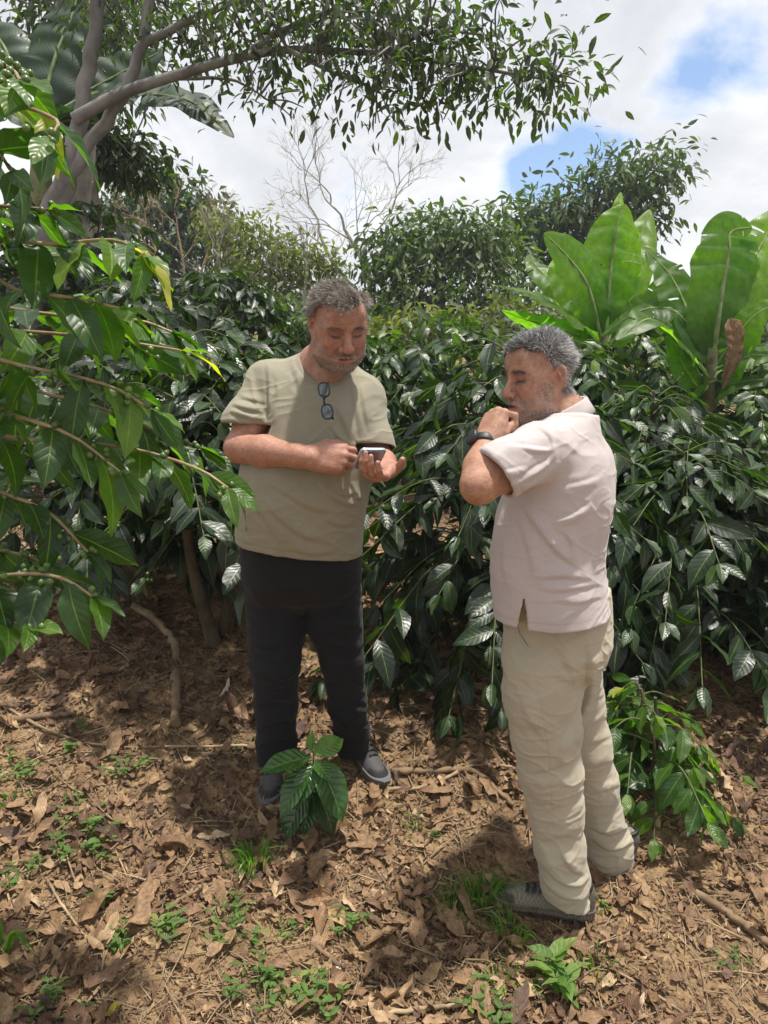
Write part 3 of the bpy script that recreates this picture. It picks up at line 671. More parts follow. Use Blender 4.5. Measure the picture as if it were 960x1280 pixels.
# ============ the man in the olive T-shirt
def man_tee():
    base = np.array([-.28, 2.34, gz(-.28, 2.34)])
    A = thing('person', base, 'man in olive T-shirt and black trousers looking down at phone in his cupped hand', 'person')
    s = 1.0; R = head_frame((.30, -.86, -.43), roll=.05); O = Y(436, 440, 2.125)-R@(np.array([0, .122, -.037])*s*SV)
    HP, T = head_prims(O, R, s, 'a')
    nb = Y(402, 462, 2.345)
    P = list(HP)
    P += [cap(T((0, -.030, -.035)), nb+np.array([0, 0, -.01]), .060*s, .066, .02), cap(T((0, .015, -.085)), Y(407, 470, 2.28), .040, .045, .03), cap(nb+np.array([0, .02, 0]), nb+np.array([0, .02, -.10]), .085, .10, .03)]
    for sx in (-1, 1): P.append(cap(T((sx*.055, -.02, -.04)), nb+np.array([sx*.035, -.03, -.02]), .020, .022, .02))
    # hidden trunk and legs
    P += chain([nb+np.array([0, .02, -.08]), Y(378, 600, 2.36), Y(376, 720, 2.36)], [.09, .10, .10], .03)
    sR, eR, wR = Y(336, 483, 2.35), Y(299, 560, 2.25), Y(388, 572, 2.085)
    sL, eL, wL = Y(456, 500, 2.36), Y(473, 576, 2.28), Y(484, 586, 2.10)
    P += chain([nb+np.array([-.02, .02, -.06]), sR, sR*.45+eR*.55, eR], [.07, .052, .050, .043], .03)
    P += [cap(eR, eR*.62+wR*.38, .044, .0465, .02), cap(eR*.62+wR*.38, eR*.15+wR*.85, .0465, .0325, .02), cap(eR*.15+wR*.85, wR, .0325, .031, .02)]
    P += chain([nb+np.array([.02, .02, -.06]), sL, eL], [.07, .050, .042], .03); P += chain([eL, eL*.6+wL*.4, wL], [.042, .042, .030], .02)
    hR, tR = hand_prims(wR, (1.0, .12, -.03), (-.10, -.93, .30), False, [(38, 42, 25), (46, 50, 30), (54, 55, 35), (60, 60, 35)], [(.045, .044, -.020), (.078, .050, -.032), (.104, .044, -.040)], 1.0, .03)
    Dl = norm(np.array([-.36, -.92, -.14])); Nl = np.array([-.06, .0, -1.0])
    hL, tL = hand_prims(wL, Dl, Nl, True, [(20, 32, 22), (30, 38, 24), (36, 40, 24), (40, 40, 24)], [(.030, .042, -.016), (.044, .058, -.030), (.056, .066, -.048)], 1.0, .03)
    P += hR+hL
    for leg in ([(345, 720, 2.36, .05), (344, 825, 2.34, .05), (346, 935, 2.40, .04)], [(416, 720, 2.36, .05), (427, 822, 2.38, .05), (440, 935, 2.47, .04)]): P += limb([(376, 715, 2.36, .08)]+leg)
    V, Q = polygonise(P, VB); N = vnormals(V, Q)
    def hl(x, y, z):
        front = .080-.004*np.clip(np.abs(x)/.05, 0, 1)**2+.012*np.exp(-((np.abs(x)-.034)/.014)**2); return np.where(y > .018, z > front-.0*(y), np.where(y > -.012, z > .018+.055*sstep(-.004, .018, y), z > -.055+.065*sstep(-.035, -.012, y)))
    col, L = face_cols(V, O, R, s, SKIN_A, np.array([.30, .28, .26]), 'a', hl)
    # redder forearms, paler palms, nails
    f = fbm(V, 14, 4, 2); col *= (1+.06*f)[:, None]
    px, py, _ = to_px(V); arm = (py > 500)*sstep(500, 545, py); col[:] = col*(1-.35*arm[:, None])+.35*arm[:, None]*np.array([.46, .225, .150])
    for t in list(tR.values())+list(tL.values()):
        dd = np.linalg.norm(V-t, axis=1); col[dd < .011] = col[dd < .011]*.6+np.array([.55, .30, .24])*.4
    g = Geo(); g.add(V, Q, None, col); body = g.build('body', M['skin'], A)
    tones = np.array([[.12, .105, .095], [.22, .195, .175], [.34, .31, .28], [.52, .48, .44], [.40, .35, .30]])
    hair_for(V, N, L, O, R, s, A, 'a', tones, hl)
    bt = np.array([[.42, .40, .37], [.24, .22, .20], [.12, .10, .09]])
    bm = lambda L: sstep(-.045, -.075, L[:, 2])*sstep(.03, .055, L[:, 1]+.5*np.abs(L[:, 0]))*(np.abs(L[:, 2]+.071) > .009)*(np.linalg.norm(L, axis=1) < .16)*(L[:, 2] > -.125)
    whiskers(V, N, L, s, A, bm, bt, 2600, .0045, 'beard')
    mm = lambda L: (np.exp(-((np.abs(L[:, 0])/.031)**4+((L[:, 2]+.0575-.10*np.maximum(np.abs(L[:, 0])-.008, 0))/.0055)**2))*(L[:, 1] > .082)*(np.linalg.norm(L, axis=1) < .16))
    whiskers(V, N, L, s, A, mm, bt*1.1, 260, .0055, 'moustache')
    em = lambda L: np.exp(-(((np.abs(L[:, 0])-.034)/.020)**4+((L[:, 2]-.024+.4*np.maximum(np.abs(L[:, 0])-.040, 0))/.0045)**2))*(L[:, 1] > .05)*(np.linalg.norm(L, axis=1) < .16)
    whiskers(V, N, L, s, A, em, np.array([[.07, .06, .055], [.16, .15, .14]]), 300, .005, 'eyebrows')
    # T-shirt
    zs, cx, cy, rx, ry = ring_levels([(440, 382, 424, 2.38, .05), (451, 362, 440, 2.375, .075), (466, 342, 458, 2.365, .10), (488, 328, 470, 2.355, .125), (515, 322, 476, 2.345, .145), (550, 314, 474, 2.335, .160), (585, 300, 468, 2.325, .178), (620, 297, 460, 2.32, .185), (655, 296, 454, 2.325, .178), (690, 296, 452, 2.335, .168), (715, 298, 452, 2.34, .165)])
    S = [loft(zs, cx, cy, rx, ry, ex=2.35, k=.03)]
    S += chain([nb+np.array([-.03, .04, -.01]), sR+np.array([0, 0, .012]), Y(309, 530, 2.295)], [.056, .060, .070], .04)
    S += [cap(Y(309, 530, 2.295), Y(304, 545, 2.28), .073, .074, .02)]
    S += chain([nb+np.array([.03, .04, -.04]), sL+np.array([0, 0, .008]), Y(467, 556, 2.29), Y(469, 575, 2.27)], [.052, .056, .059, .059], .04)
    hz = Y(375, 684, 2.33)
    eu = eR-sR; n1 = norm(np.array([-.06, -.10, -1.0])); c1 = Y(307, 529, 2.29)
    c2 = Y(470, 560, 2.28); n2 = norm(np.array([.0, -.35, -1.0]))
    def sleeve_cut(c, n, rad):
        # beyond the cuff's plane, near the arm only
        return fn(lambda P: np.maximum(-((P-np.float32(c))@np.float32(n)), np.linalg.norm(P-np.float32(c), axis=-1)-rad), .003, 's')
    shirt_solid = list(S)
    neckhole = cap(nb+np.array([.004, .00, -.012]), T((0, .03, -.13))+np.array([.0, -.01, .12]), .073, .085)
    hole = cap(Y(404, 455, 2.33), Y(409, 452, 2.22), .066, .058)
    cut = [fn(neckhole.f, .004), fn(hole.f, .006), half(hz, (-.125, -.03, -1.0)), sleeve_cut(c1, n1, .118), sleeve_cut(c2, n2, .10)]
    def solid_d(P):
        d = None
        for p in shirt_solid: d = combine(d, p.f(P), p)
        return d
    def inner_hem(P):
        h = -((P-np.float32(hz))@norm(np.array([-.125, -.03, -1.0])).astype(np.float32))     # height above the hem
        return np.maximum(solid_d(P)+.006, h-.05)
    def inner_sleeve(c, n, rad):
        return fn(lambda P: np.maximum(solid_d(P)+.006, np.maximum(np.abs((P-np.float32(c))@np.float32(n))-.035, np.linalg.norm(P-np.float32(c), axis=-1)-rad)), .002)
    cut += [fn(inner_hem, .002), inner_sleeve(c1, n1, .085), inner_sleeve(c2, n2, .08)]
    strokes = [([(318, 460), (322, 485), (330, 512), (338, 530)], 6, -.004), ([(335, 452), (338, 480), (339, 510), (337, 532)], 5, .0045), ([(290, 505), (308, 512), (330, 515)], 4, .0045), ([(288, 514), (308, 521), (332, 526)], 3.5, .004), ([(296, 492), (314, 500), (334, 502)], 4, .003),
               ([(345, 462), (350, 490), (346, 525), (340, 545)], 6, .003), ([(365, 450), (375, 478), (382, 505), (390, 540)], 6, .003), ([(420, 505), (432, 530), (440, 552)], 5, .004), ([(452, 478), (455, 505), (462, 540)], 5, .0045), ([(440, 480), (448, 520), (452, 552)], 5, .003), ([(412, 530), (425, 548), (432, 558)], 4, .003),
               ([(335, 600), (360, 615), (392, 632), (430, 640)], 7, .004), ([(330, 620), (352, 645), (385, 668), (420, 676)], 8, .0045), ([(318, 600), (325, 630), (345, 665), (352, 695)], 7, .0045), ([(398, 600), (412, 617), (432, 628), (450, 630)], 5, .005), ([(440, 602), (446, 620), (455, 622)], 4, .004), ([(405, 645), (425, 655), (450, 652)], 6, .003), ([(320, 590), (312, 630), (310, 668)], 5, .003), ([(420, 605), (428, 617), (446, 615)], 3.5, .004), ([(360, 680), (390, 690), (430, 684)], 6, .002)]
    cols = lambda V, N: np.ones((len(V), 3))
    Vs, Qs = polygonise(S+cut, VC); Ns = vnormals(Vs, Qs); h = creases(Vs, Ns, [(p_, w_*.65, a_*1.9) for p_, w_, a_ in strokes])
    h = h+.0035*fbm(Vs*np.array([1, 1, .5]), 8, 11, 2)+crumple(Vs, .0038, 12, 9)
    dh = np.minimum(neckhole.f(Vs.astype(np.float32)), hole.f(Vs.astype(np.float32))); rib = sstep(.020, .017, dh); h = h*(1-rib)+rib*.0022
    c = np.ones((len(Vs), 3))*(1-.13*rib)[:, None]
    hh = -((Vs-hz)@norm(np.array([-.125, -.03, -1.0]))); c *= (1-.18*np.exp(-((hh-.022)/.0022)**2))[:, None]
    Vs = Vs+Ns*h[:, None]; g = Geo(); g.add(Vs, Qs, None, c); g.build('shirt', M['tee'], A)
    # trousers
    zs, cx, cy, rx, ry = ring_levels([(655, 303, 450, 2.335, .15), (690, 302, 451, 2.34, .155), (722, 303, 452, 2.35, .15), (742, 312, 444, 2.36, .125), (758, 335, 424, 2.36, .07)])
    Tr = [loft(zs, cx, cy, rx, ry, ex=2.4, k=.03)]
    Tr += limb([(345, 745, 2.36, .099), (346, 776, 2.355, .095), (345, 800, 2.345, .085), (344, 828, 2.33, .079), (345, 880, 2.37, .071), (346, 928, 2.40, .0665), (346, 950, 2.41, .067)], .025)
    Tr += limb([(414, 745, 2.37, .098), (418, 776, 2.37, .089), (423, 800, 2.37, .078), (427, 825, 2.37, .071), (434, 880, 2.42, .064), (440, 915, 2.46, .060), (442, 940, 2.475, .059)], .025)
    aR, aL = Y(346, 951, 2.41), Y(442, 940, 2.475)
    def inner_leg(c, r): return fn(lambda P: np.maximum(np.linalg.norm((P-np.float32(c))[..., :2], axis=-1)-r, np.abs(P[..., 2]-c[2])-.06), .003)
    Tr += [fn(lambda P: np.maximum(P[..., 2]-aR[2], np.linalg.norm(P-np.float32(aR), axis=-1)-.12), .003), fn(lambda P: np.maximum(P[..., 2]-aL[2], np.linalg.norm(P-np.float32(aL), axis=-1)-.11), .003), inner_leg(aR, .058), inner_leg(aL, .048)]
    ts = [([(312, 800), (340, 806), (372, 796)], 5, .007), ([(316, 815), (345, 824), (374, 812)], 5, .006), ([(330, 838), (352, 846), (374, 836)], 5, .006), ([(318, 885), (345, 872), (368, 878)], 5, .006), ([(320, 912), (342, 898), (370, 896)], 5, .007), ([(322, 932), (345, 922), (369, 918)], 4.5, .007), ([(326, 862), (348, 856), (370, 858)], 5, .004),
          ([(450, 770), (430, 780), (400, 770)], 6, .006), ([(452, 806), (428, 806), (400, 796)], 5, .006), ([(454, 822), (430, 830), (404, 822)], 5, .006), ([(458, 868), (436, 858), (408, 862)], 5, .005), ([(460, 890), (440, 886), (412, 876)], 5, .006), ([(461, 910), (442, 912), (418, 898)], 4.5, .006), ([(383, 735), (384, 760), (384, 778)], 5, -.006), ([(310, 735), (335, 760), (372, 782)], 8, .004), ([(450, 725), (425, 745), (392, 765)], 8, .004), ([(448, 745), (425, 760), (400, 762)], 6, .004)]
    garment(Tr, 'trousers', M['black_trousers'], A, [(p_, w_*1.15, a_*1.2) for p_, w_, a_ in ts], wr=.0045, seed=21)
    for tp_, dr, sd_ in ((G(335, 1012), (-.07, -1.0), -1), (G(478, 985), (.46, -.80), 1)):
        dr = norm(np.array([dr[0], dr[1], 0])); heel = tp_-dr*.265; heel[2] = gz(heel[0], heel[1], False)+.004; toe = tp_.copy(); toe[2] = gz(toe[0], toe[1], False)+.004
        shoe('shoe', heel, toe, A, M['shoe_grey'], M['shoe_black'], M['sole_grey'], .285, side=sd_)
    # phone in the hand
    cph = Y(462, 573, 2.04); ux = norm(np.array([.93, .34, -.04])); uy = norm(np.array([.42, -.62, .62])); uy = norm(uy-ux*np.dot(ux, uy)); un = np.cross(ux, uy)
    ph = thing('phone', cph, 'silver blue mobile phone resting in the cupped palm of the man in the olive T-shirt', 'phone')
    def slab(w_, h_, t, r, c):
        return Prim(lambda P: (lambda q: np.linalg.norm(np.maximum(np.abs(q)-np.float32([w_/2-r, h_/2-r, t/2-.001]), 0), axis=-1)-np.where(np.abs(q[..., 2]) > t/2-.001, .001, r))((P-np.float32(c))@np.stack([ux, uy, un], 1).astype(np.float32)), c-.09, c+.09)
    def box_round(w_, h_, t, r, c, mat, name, par):
        a = np.concatenate([np.linspace(q*pi/2, q*pi/2+pi/2, 6) for q in range(4)]); qx = np.repeat([1, -1, -1, 1], 6)*(w_/2-r); qy = np.repeat([1, 1, -1, -1], 6)*(h_/2-r)
        out = np.stack([qx+r*np.cos(a), qy+r*np.sin(a)], 1); rings = []
        for zz, ins in ((-t/2, .0015), (-t/2+.0015, 0), (t/2-.0015, 0), (t/2, .0015)):
            oo = out*(1-ins/np.array([w_/2, h_/2])); rings.append(c+oo[:, :1]*ux+oo[:, 1:]*uy+un*zz)
        V = np.concatenate(rings); n = 24; F = [(i*n+k, i*n+(k+1) % n, (i+1)*n+(k+1) % n, (i+1)*n+k) for i in range(3) for k in range(n)]
        g = Geo(); g.add(V, np.array(F)); g.add(V[:n], np.array([list(range(n))[::-1]])); g.add(V[-n:], np.array([list(range(n))])); return g.build(name, mat, par, smooth=False)
    case = box_round(.074, .092, .009, .010, cph, M['phone_edge'], 'case', ph); box_round(.069, .087, .001, .009, cph+un*.0050, M['phone_back'], 'back_panel', ph)
    box_round(.069, .087, .001, .009, cph-un*.0050, M['lens_black'], 'screen', ph)
    cb = box_round(.030, .028, .003, .008, cph+un*.0066+uy*.030-ux*.018, M['phone_back'], 'camera_bump', ph)
    for (a, b) in ((-.007, .0), (.007, .0)): box_round(.011, .018, .002, .005, cph+un*.0088+uy*.030-ux*(.018+a), M['lens_black'], 'camera_lens', cb)
    # spectacles folded over the collar
    gc = Y(408, 500, 2.155); sp = thing('eyeglasses', gc, 'dark framed eyeglasses hanging folded from the neck of the olive T-shirt', 'eyeglasses')
    e1 = norm(np.array([.93, -.33, .12])); e2 = norm(Y(411, 527, 2.14)-Y(404, 474, 2.19)); e2 = norm(e2); e3 = norm(np.cross(e1, e2)); e3 = e3 if e3[1] < 0 else -e3
    c0 = Y(406, 487, 2.172)+np.array([0, -.030, 0]); c1_ = Y(410, 514, 2.150)+np.array([0, -.030, 0])
    g = Geo(); rims = []
    for c in (c0, c1_):
        a = np.linspace(0, 2*pi, 29); pts = [c+e1*(.0165*np.sign(cos(t))*abs(cos(t))**.75)+e2*(.0215*np.sign(sin(t))*abs(sin(t))**.75) for t in a]
        add_tube(g, pts, .0027, 7, cap=False); rims.append(np.array(pts[:-1]))
    add_tube(g, smooth_path([c0+e2*.021-e1*.006, (c0+c1_)/2+e3*.004-e1*.004, c1_-e2*.021-e1*.006], 9), .0024, 7)
    fr = g.build('frame', M['frame_dark'], sp)
    for r_, c in zip(rims, (c0, c1_)):
        gl = Geo(); n = len(r_); gl.add(np.vstack([r_, r_+e3*.0016]), np.array([(k, (k+1) % n, n+(k+1) % n, n+k) for k in range(n)])); gl.add(r_, np.array([list(range(n))])); gl.add(r_+e3*.0016, np.array([list(range(n))[::-1]])); gl.build('lens', M['lens'], sp)
    for c, sg in ((c0-e2*.019, 1), (c1_+e2*.019, -1)):
        gt = Geo(); add_tube(gt, smooth_path([c+e1*.016, c+e1*.010-e3*.009, c-e1*.008-e3*.010+e2*sg*.05, c-e1*.010-e3*.012+e2*sg*.075], 12), .0022, 7); gt.build('temple', M['frame_dark'], sp)
    return A

# ============ the man in the pale polo shirt
def man_polo():
    base = np.array([.52, 2.02, gz(.52, 2.02)])
    Bp = thing('person', base, 'man in pale pink polo shirt and khaki trousers holding his hand to his mouth', 'person')
    s = 1.0; R = head_frame((-.93, -.36, -.08), roll=.02); O = Y(629.5, 494, 1.975)-R@(np.array([0, .122, -.037])*s*SV)
    HP, T = head_prims(O, R, s, 'b'); P = list(HP); nb = Y(706, 530, 2.02)
    P += [cap(T((0, -.030, -.035)), nb, .059, .063, .02), cap(T((0, .010, -.085)), nb+np.array([-.05, 0, -.03]), .040, .045, .03), cap(nb, nb+np.array([0, 0, -.12]), .075, .10, .03)]
    P += chain([nb+np.array([0, 0, -.1]), Y(695, 650, 2.02), Y(695, 790, 2.03)], [.10, .10, .09], .03)
    sL, eL, wL = Y(670, 568, 1.83), Y(599, 607, 1.735), Y(606, 553, 1.83)
    P += chain([nb+np.array([-.02, -.03, -.08]), sL, sL*.5+eL*.5, eL], [.07, .052, .048, .043], .03)
    P += [cap(eL, eL*.6+wL*.4, .042, .0425, .02), cap(eL*.6+wL*.4, wL, .0425, .0275, .02)]
    D = norm(np.array([.34, .34, .86])); Nn = np.array([-.74, -.52, .42])
    hL, tL = hand_prims(wL, D, Nn, True, [(72, 80, 40), (82, 85, 45), (88, 88, 45), (90, 88, 45)], [(.038, .036, -.022), (.066, .036, -.036), (.088, .026, -.046)], .90, .02)
    P += hL
    # far arm, hanging on the other side
    sR = Y(722, 560, 2.20); eR = Y(705, 680, 2.28); P += chain([nb+np.array([.03, .05, -.08]), sR, eR, Y(672, 760, 2.18)], [.07, .05, .042, .032], .03)
    for leg in ([(680, 835, 1.96, .05), (688, 965, 1.94, .045), (706, 1095, 1.93, .035)], [(712, 840, 2.10, .05), (730, 945, 2.125, .045), (750, 1030, 2.165, .038), (763, 1075, 2.18, .035)]): P += limb([(700, 780, 2.04, .08)]+leg)
    V, Q = polygonise(P, VB); N = vnormals(V, Q)
    def hl(x, y, z):
        front = .080-.008*np.clip(np.abs(x)/.05, 0, 1)**2+.012*np.exp(-((np.abs(x)-.036)/.014)**2); return np.where(y > .022, z > front, np.where(y > -.010, z > .014+.055*sstep(-.002, .022, y), z > -.060+.07*sstep(-.036, -.010, y)))
    col, L = face_cols(V, O, R, s, SKIN_B, np.array([.33, .30, .275]), 'b', hl)
    px, py, _ = to_px(V); arm = sstep(545, 575, py)*1.0; col[:] = col*(1-.4*arm[:, None])+.4*arm[:, None]*np.array([.43, .215, .135])
    for t in tL.values():
        dd = np.linalg.norm(V-t, axis=1); col[dd < .011] = col[dd < .011]*.6+np.array([.55, .30, .24])*.4
    g = Geo(); g.add(V, Q, None, col); g.build('body', M['skin'], Bp)
    tones = np.array([[.035, .035, .037], [.09, .09, .092], [.22, .22, .225], [.55, .55, .56], [.70, .70, .70], [.40, .40, .41]])
    hair_for(V, N, L, O, R, s, Bp, 'b', tones, hl)
    bt = np.array([[.50, .48, .45], [.30, .28, .26], [.10, .09, .08]])
    bm = lambda L: np.maximum(sstep(-.045, -.075, L[:, 2])*sstep(.03, .055, L[:, 1]+.5*np.abs(L[:, 0])), .8*sstep(.046, .058, np.abs(L[:, 0]))*sstep(.0, -.02, L[:, 2])*sstep(-.006, .008, L[:, 1])*sstep(.06, .03, L[:, 1]))*(np.abs(L[:, 2]+.071) > .009)*(np.linalg.norm(L, axis=1) < .16)*(L[:, 2] > -.125)
    whiskers(V, N, L, s, Bp, bm, bt, 3400, .0042, 'beard')
    em = lambda L: np.exp(-(((np.abs(L[:, 0])-.034)/.020)**4+((L[:, 2]-.024+.4*np.maximum(np.abs(L[:, 0])-.040, 0))/.0045)**2))*(L[:, 1] > .05)*(np.linalg.norm(L, axis=1) < .16)
    whiskers(V, N, L, s, Bp, em, np.array([[.04, .035, .03], [.08, .07, .065]]), 350, .005, 'eyebrows')
    # polo shirt
    rot = -radians(27)*-1
    al = radians(24); c, s_ = cos(al), sin(al)
    rows = [(520, 690, 732, .08), (531, 676, 742, .125), (545, 660, 755, .16), (565, 645, 768, .19), (590, 636, 772, .20), (620, 627, 771, .20), (650, 618, 764, .198), (680, 613, 757, .195), (712, 613, 756, .195), (745, 616, 760, .20), (775, 617, 765, .20), (800, 617, 766, .20)]
    cc = np.array([Y((r[1]+r[2])/2, r[0], 2.0) for r in rows]); hw = np.array([(Y(r[2], r[0], 2.0)-Y(r[1], r[0], 2.0))[0]/2 for r in rows]); b = np.array([r[3] for r in rows])
    a = np.sqrt(np.maximum(hw**2-(b*s_)**2, .07**2))/c
    S = [loft(cc[:, 2], cc[:, 0], cc[:, 1], a, b, -al, ex=2.25, k=.03)]
    S += chain([nb+np.array([.01, -.05, -.03]), sL+np.array([.004, 0, .006]), Y(640, 580, 1.775), Y(622, 592, 1.755), Y(612, 601, 1.745)], [.06, .064, .058, .056, .056], .04)
    S += chain([nb+np.array([.01, .08, -.04]), sR+np.array([0, 0, -.01]), Y(716, 640, 2.25)], [.055, .06, .065], .04)
    c1 = Y(620, 592, 1.755); n1 = norm(Y(607, 601, 1.742)-Y(640, 577, 1.775)); n1 = norm(np.array([-.80, -.25, -.52]))
    hz = Y(690, 764, 2.0); hn = norm(np.array([.02, -.03, -1.0]))
    solid = list(S)
    def solid_d(P):
        d = None
        for p in solid: d = combine(d, p.f(P), p)
        return d
    neck = cap(nb+np.array([0, 0, -.03]), nb+np.array([-.05, -.01, .10]), .068, .078)
    cut = [fn(neck.f, .004), half(hz, hn), fn(lambda P: np.maximum(-((P-np.float32(c1))@np.float32(n1)), np.linalg.norm(P-np.float32(c1), axis=-1)-.115), .003),
           fn(lambda P: np.maximum(solid_d(P)+.006, -((P-np.float32(hz))@hn.astype(np.float32))-.05), .002),
           fn(lambda P: np.maximum(solid_d(P)+.006, np.maximum(np.abs((P-np.float32(c1))@np.float32(n1))-.035, np.linalg.norm(P-np.float32(c1), axis=-1)-.085)), .002)]
    # side slit at the hem
    sl = Y(658, 762, 1.80); cut.append(fn(lambda P: np.maximum(np.maximum(np.abs(P[..., 0]-sl[0])-.12*np.maximum(sl[2]+.030-P[..., 2], 0), P[..., 1]-1.95), P[..., 2]-sl[2]-.03), .002))
    strokes = [([(690, 555), (688, 575), (665, 592), (640, 608)], 5, .006), ([(672, 532), (687, 545), (691, 560), (688, 580)], 3, .0035), ([(690, 566), (660, 562), (630, 560)], 5, .0045), ([(700, 575), (672, 600), (650, 612)], 5, .005), ([(655, 548), (635, 560), (620, 575)], 5, .003), ([(660, 585), (640, 590), (628, 592)], 4, .003),
               ([(740, 630), (718, 645), (690, 655)], 4.5, .006), ([(755, 596), (730, 606), (695, 614)], 5, .003), ([(650, 622), (672, 655), (700, 690), (735, 715)], 6, .0065), ([(648, 640), (662, 680), (668, 715), (655, 745)], 7, .005), ([(640, 660), (630, 700), (640, 745)], 6, .003), ([(668, 722), (700, 718), (740, 722)], 6, .006), ([(672, 735), (705, 736), (752, 728)], 5, .004), ([(690, 748), (720, 752), (756, 742)], 5, .003), ([(705, 660), (716, 680), (712, 700)], 5, .004), ([(760, 625), (752, 665), (748, 700)], 5, .004), ([(625, 625), (622, 660), (618, 690)], 5, .003), ([(650, 560), (668, 565), (692, 563)], 3, .004)]
    Vs, Qs = polygonise(S+cut, VC); Ns = vnormals(Vs, Qs); h = creases(Vs, Ns, [(p_, w_*.7, a_*1.25) for p_, w_, a_ in strokes])+.0035*fbm(Vs*np.array([1, 1, .6]), 8, 31, 2)+crumple(Vs, .0030, 32, 10)
    hh = -((Vs-hz)@hn); c_ = np.ones((len(Vs), 3)); c_ *= (1-.15*np.exp(-((hh-.024)/.0022)**2))[:, None]
    dc = -((Vs-c1)@n1); near = np.linalg.norm(Vs-c1, axis=1) < .12; c_ *= (1-.16*near*np.exp(-((dc-.022)/.0022)**2))[:, None]; h = h+.0015*near*sstep(.024, .020, dc)
    Vs = Vs+Ns*h[:, None]; g = Geo(); g.add(Vs, Qs, None, c_); shirt = g.build('shirt', M['polo'], Bp)
    # turned-down collar: a band round the neck, folded out
    cn = nb+np.array([-.006, 0, .012]); ax_ = norm(np.array([-.34, 0, 1.0])); ex_ = norm(np.cross([0, 1.0, 0], ax_)); ey_ = np.cross(ax_, ex_)
    rows = []; na = 40; th = np.linspace(-2.35, 2.35, na)       # open at the throat
    for rr, hh_ in ((.062, -.012), (.064, .018), (.067, .030), (.071, .033), (.076, .028), (.081, .012), (.087, -.010), (.084, -.011), (.077, .010), (.0715, .026)):
        rows.append([cn+ex_*rr*1.02*cos(t)+ey_*rr*sin(t)+ax_*(hh_-.016*abs(t/2.35)**2*(rr > .08)+.010*cos(t)) for t in th])
    Vc = np.array(rows).reshape(-1, 3); F = [(i*na+k, i*na+k+1, (i+1)*na+k+1, (i+1)*na+k) for i in range(len(rows)-1) for k in range(na-1)]
    g = Geo(); g.add(Vc, np.array(F), None, np.full((len(Vc), 3), .97)); g.build('collar', M['polo'], shirt)
    # khaki trousers
    rows = [(735, 628, 760, .165), (765, 632, 762, .17), (800, 631, 764, .175), (818, 632, 758, .165), (838, 645, 742, .12), (850, 665, 722, .06)]
    cc = np.array([Y((r[1]+r[2])/2, r[0], 2.03) for r in rows]); hw = np.array([(Y(r[2], r[0], 2.03)-Y(r[1], r[0], 2.03))[0]/2 for r in rows]); b = np.array([r[3] for r in rows]); a = np.sqrt(np.maximum(hw**2-(b*s_)**2, .07**2))/c
    K = [loft(cc[:, 2], cc[:, 0], cc[:, 1], a, b, -al, ex=2.3, k=.03)]
    K += limb([(676, 835, 1.955, .105), (677, 870, 1.95, .101), (682, 915, 1.945, .092), (688, 965, 1.94, .084), (694, 1010, 1.935, .074), (700, 1060, 1.93, .068), (706, 1095, 1.93, .066), (709, 1130, 1.935, .062)], .03)
    K += limb([(712, 840, 2.11, .095), (716, 880, 2.115, .090), (726, 930, 2.12, .086), (738, 980, 2.14, .080), (747, 1020, 2.16, .074), (758, 1052, 2.175, .076), (764, 1080, 2.18, .072)], .03)
    aL, aR = Y(709, 1126, 1.93), Y(764, 1076, 2.18)
    nL, nR = norm(np.array([-.30, 0, -1.0])), norm(np.array([.0, 0, -1.0]))
    pc = lambda cpt, n, rad: fn(lambda P: np.maximum(-((P-np.float32(cpt))@n.astype(np.float32)), np.linalg.norm(P-np.float32(cpt), axis=-1)-rad), .003)
    il = lambda cpt, r: fn(lambda P: np.maximum(np.linalg.norm((P-np.float32(cpt))[..., :2], axis=-1)-r, np.abs(P[..., 2]-cpt[2])-.05), .003)
    K += [pc(aL, nL, .115), pc(aR, nR, .115), il(aL, .056), il(aR, .058)]
    ks = [([(735, 800), (738, 830), (735, 870), (722, 905), (718, 930)], 6, .011), ([(722, 905), (705, 930), (700, 960)], 7, .006), ([(742, 785), (718, 800), (700, 805)], 7, .005), ([(752, 815), (735, 825), (712, 828)], 5, .004), ([(690, 800), (710, 825), (722, 860)], 8, .006), ([(650, 860), (665, 900), (690, 930)], 8, .005), ([(655, 965), (680, 960), (715, 950)], 6, .004), ([(665, 985), (690, 980), (720, 975)], 6, .003), ([(672, 1050), (700, 1042), (728, 1046)], 6, .003), ([(676, 1075), (698, 1098), (722, 1106), (736, 1094)], 5, .010), ([(680, 1100), (700, 1118), (725, 1122), (738, 1112)], 4.5, .008), ([(700, 1060), (715, 1085), (732, 1092)], 5, .006),
          ([(735, 1030), (760, 1040), (792, 1030)], 5, .008), ([(737, 1045), (765, 1060), (796, 1048)], 5, .010), ([(720, 930), (745, 925), (768, 915)], 6, .004), ([(728, 960), (750, 952), (772, 948)], 6, .004), ([(732, 990), (755, 985), (780, 978)], 5, .004), ([(725, 880), (740, 872), (757, 866)], 5, .003), ([(660, 815), (668, 850), (676, 890), (684, 950), (688, 1010), (692, 1060), (697, 1100)], 1.2, -.0016), ([(642, 772), (646, 788), (653, 802), (660, 809)], 1.8, -.003)]
    tr = garment(K, 'trousers', M['khaki'], Bp, ks, wr=.005, seed=41)
    # bright edge of the slant pocket
    def on_side(px, py, y0=1.80):      # the trousers' near surface, met by marching from the camera
        d = pxdir(px, py); P = np.array([0, 0, CAMZ])+np.linspace(1.5, 2.6, 900)[:, None]*d; dd = None
        for p in K: dd = combine(dd, p.f(P.astype(np.float32)), p)
        i = np.nonzero(dd < 0)[0]; return P[i[0]] if len(i) else Y(px, py, y0)
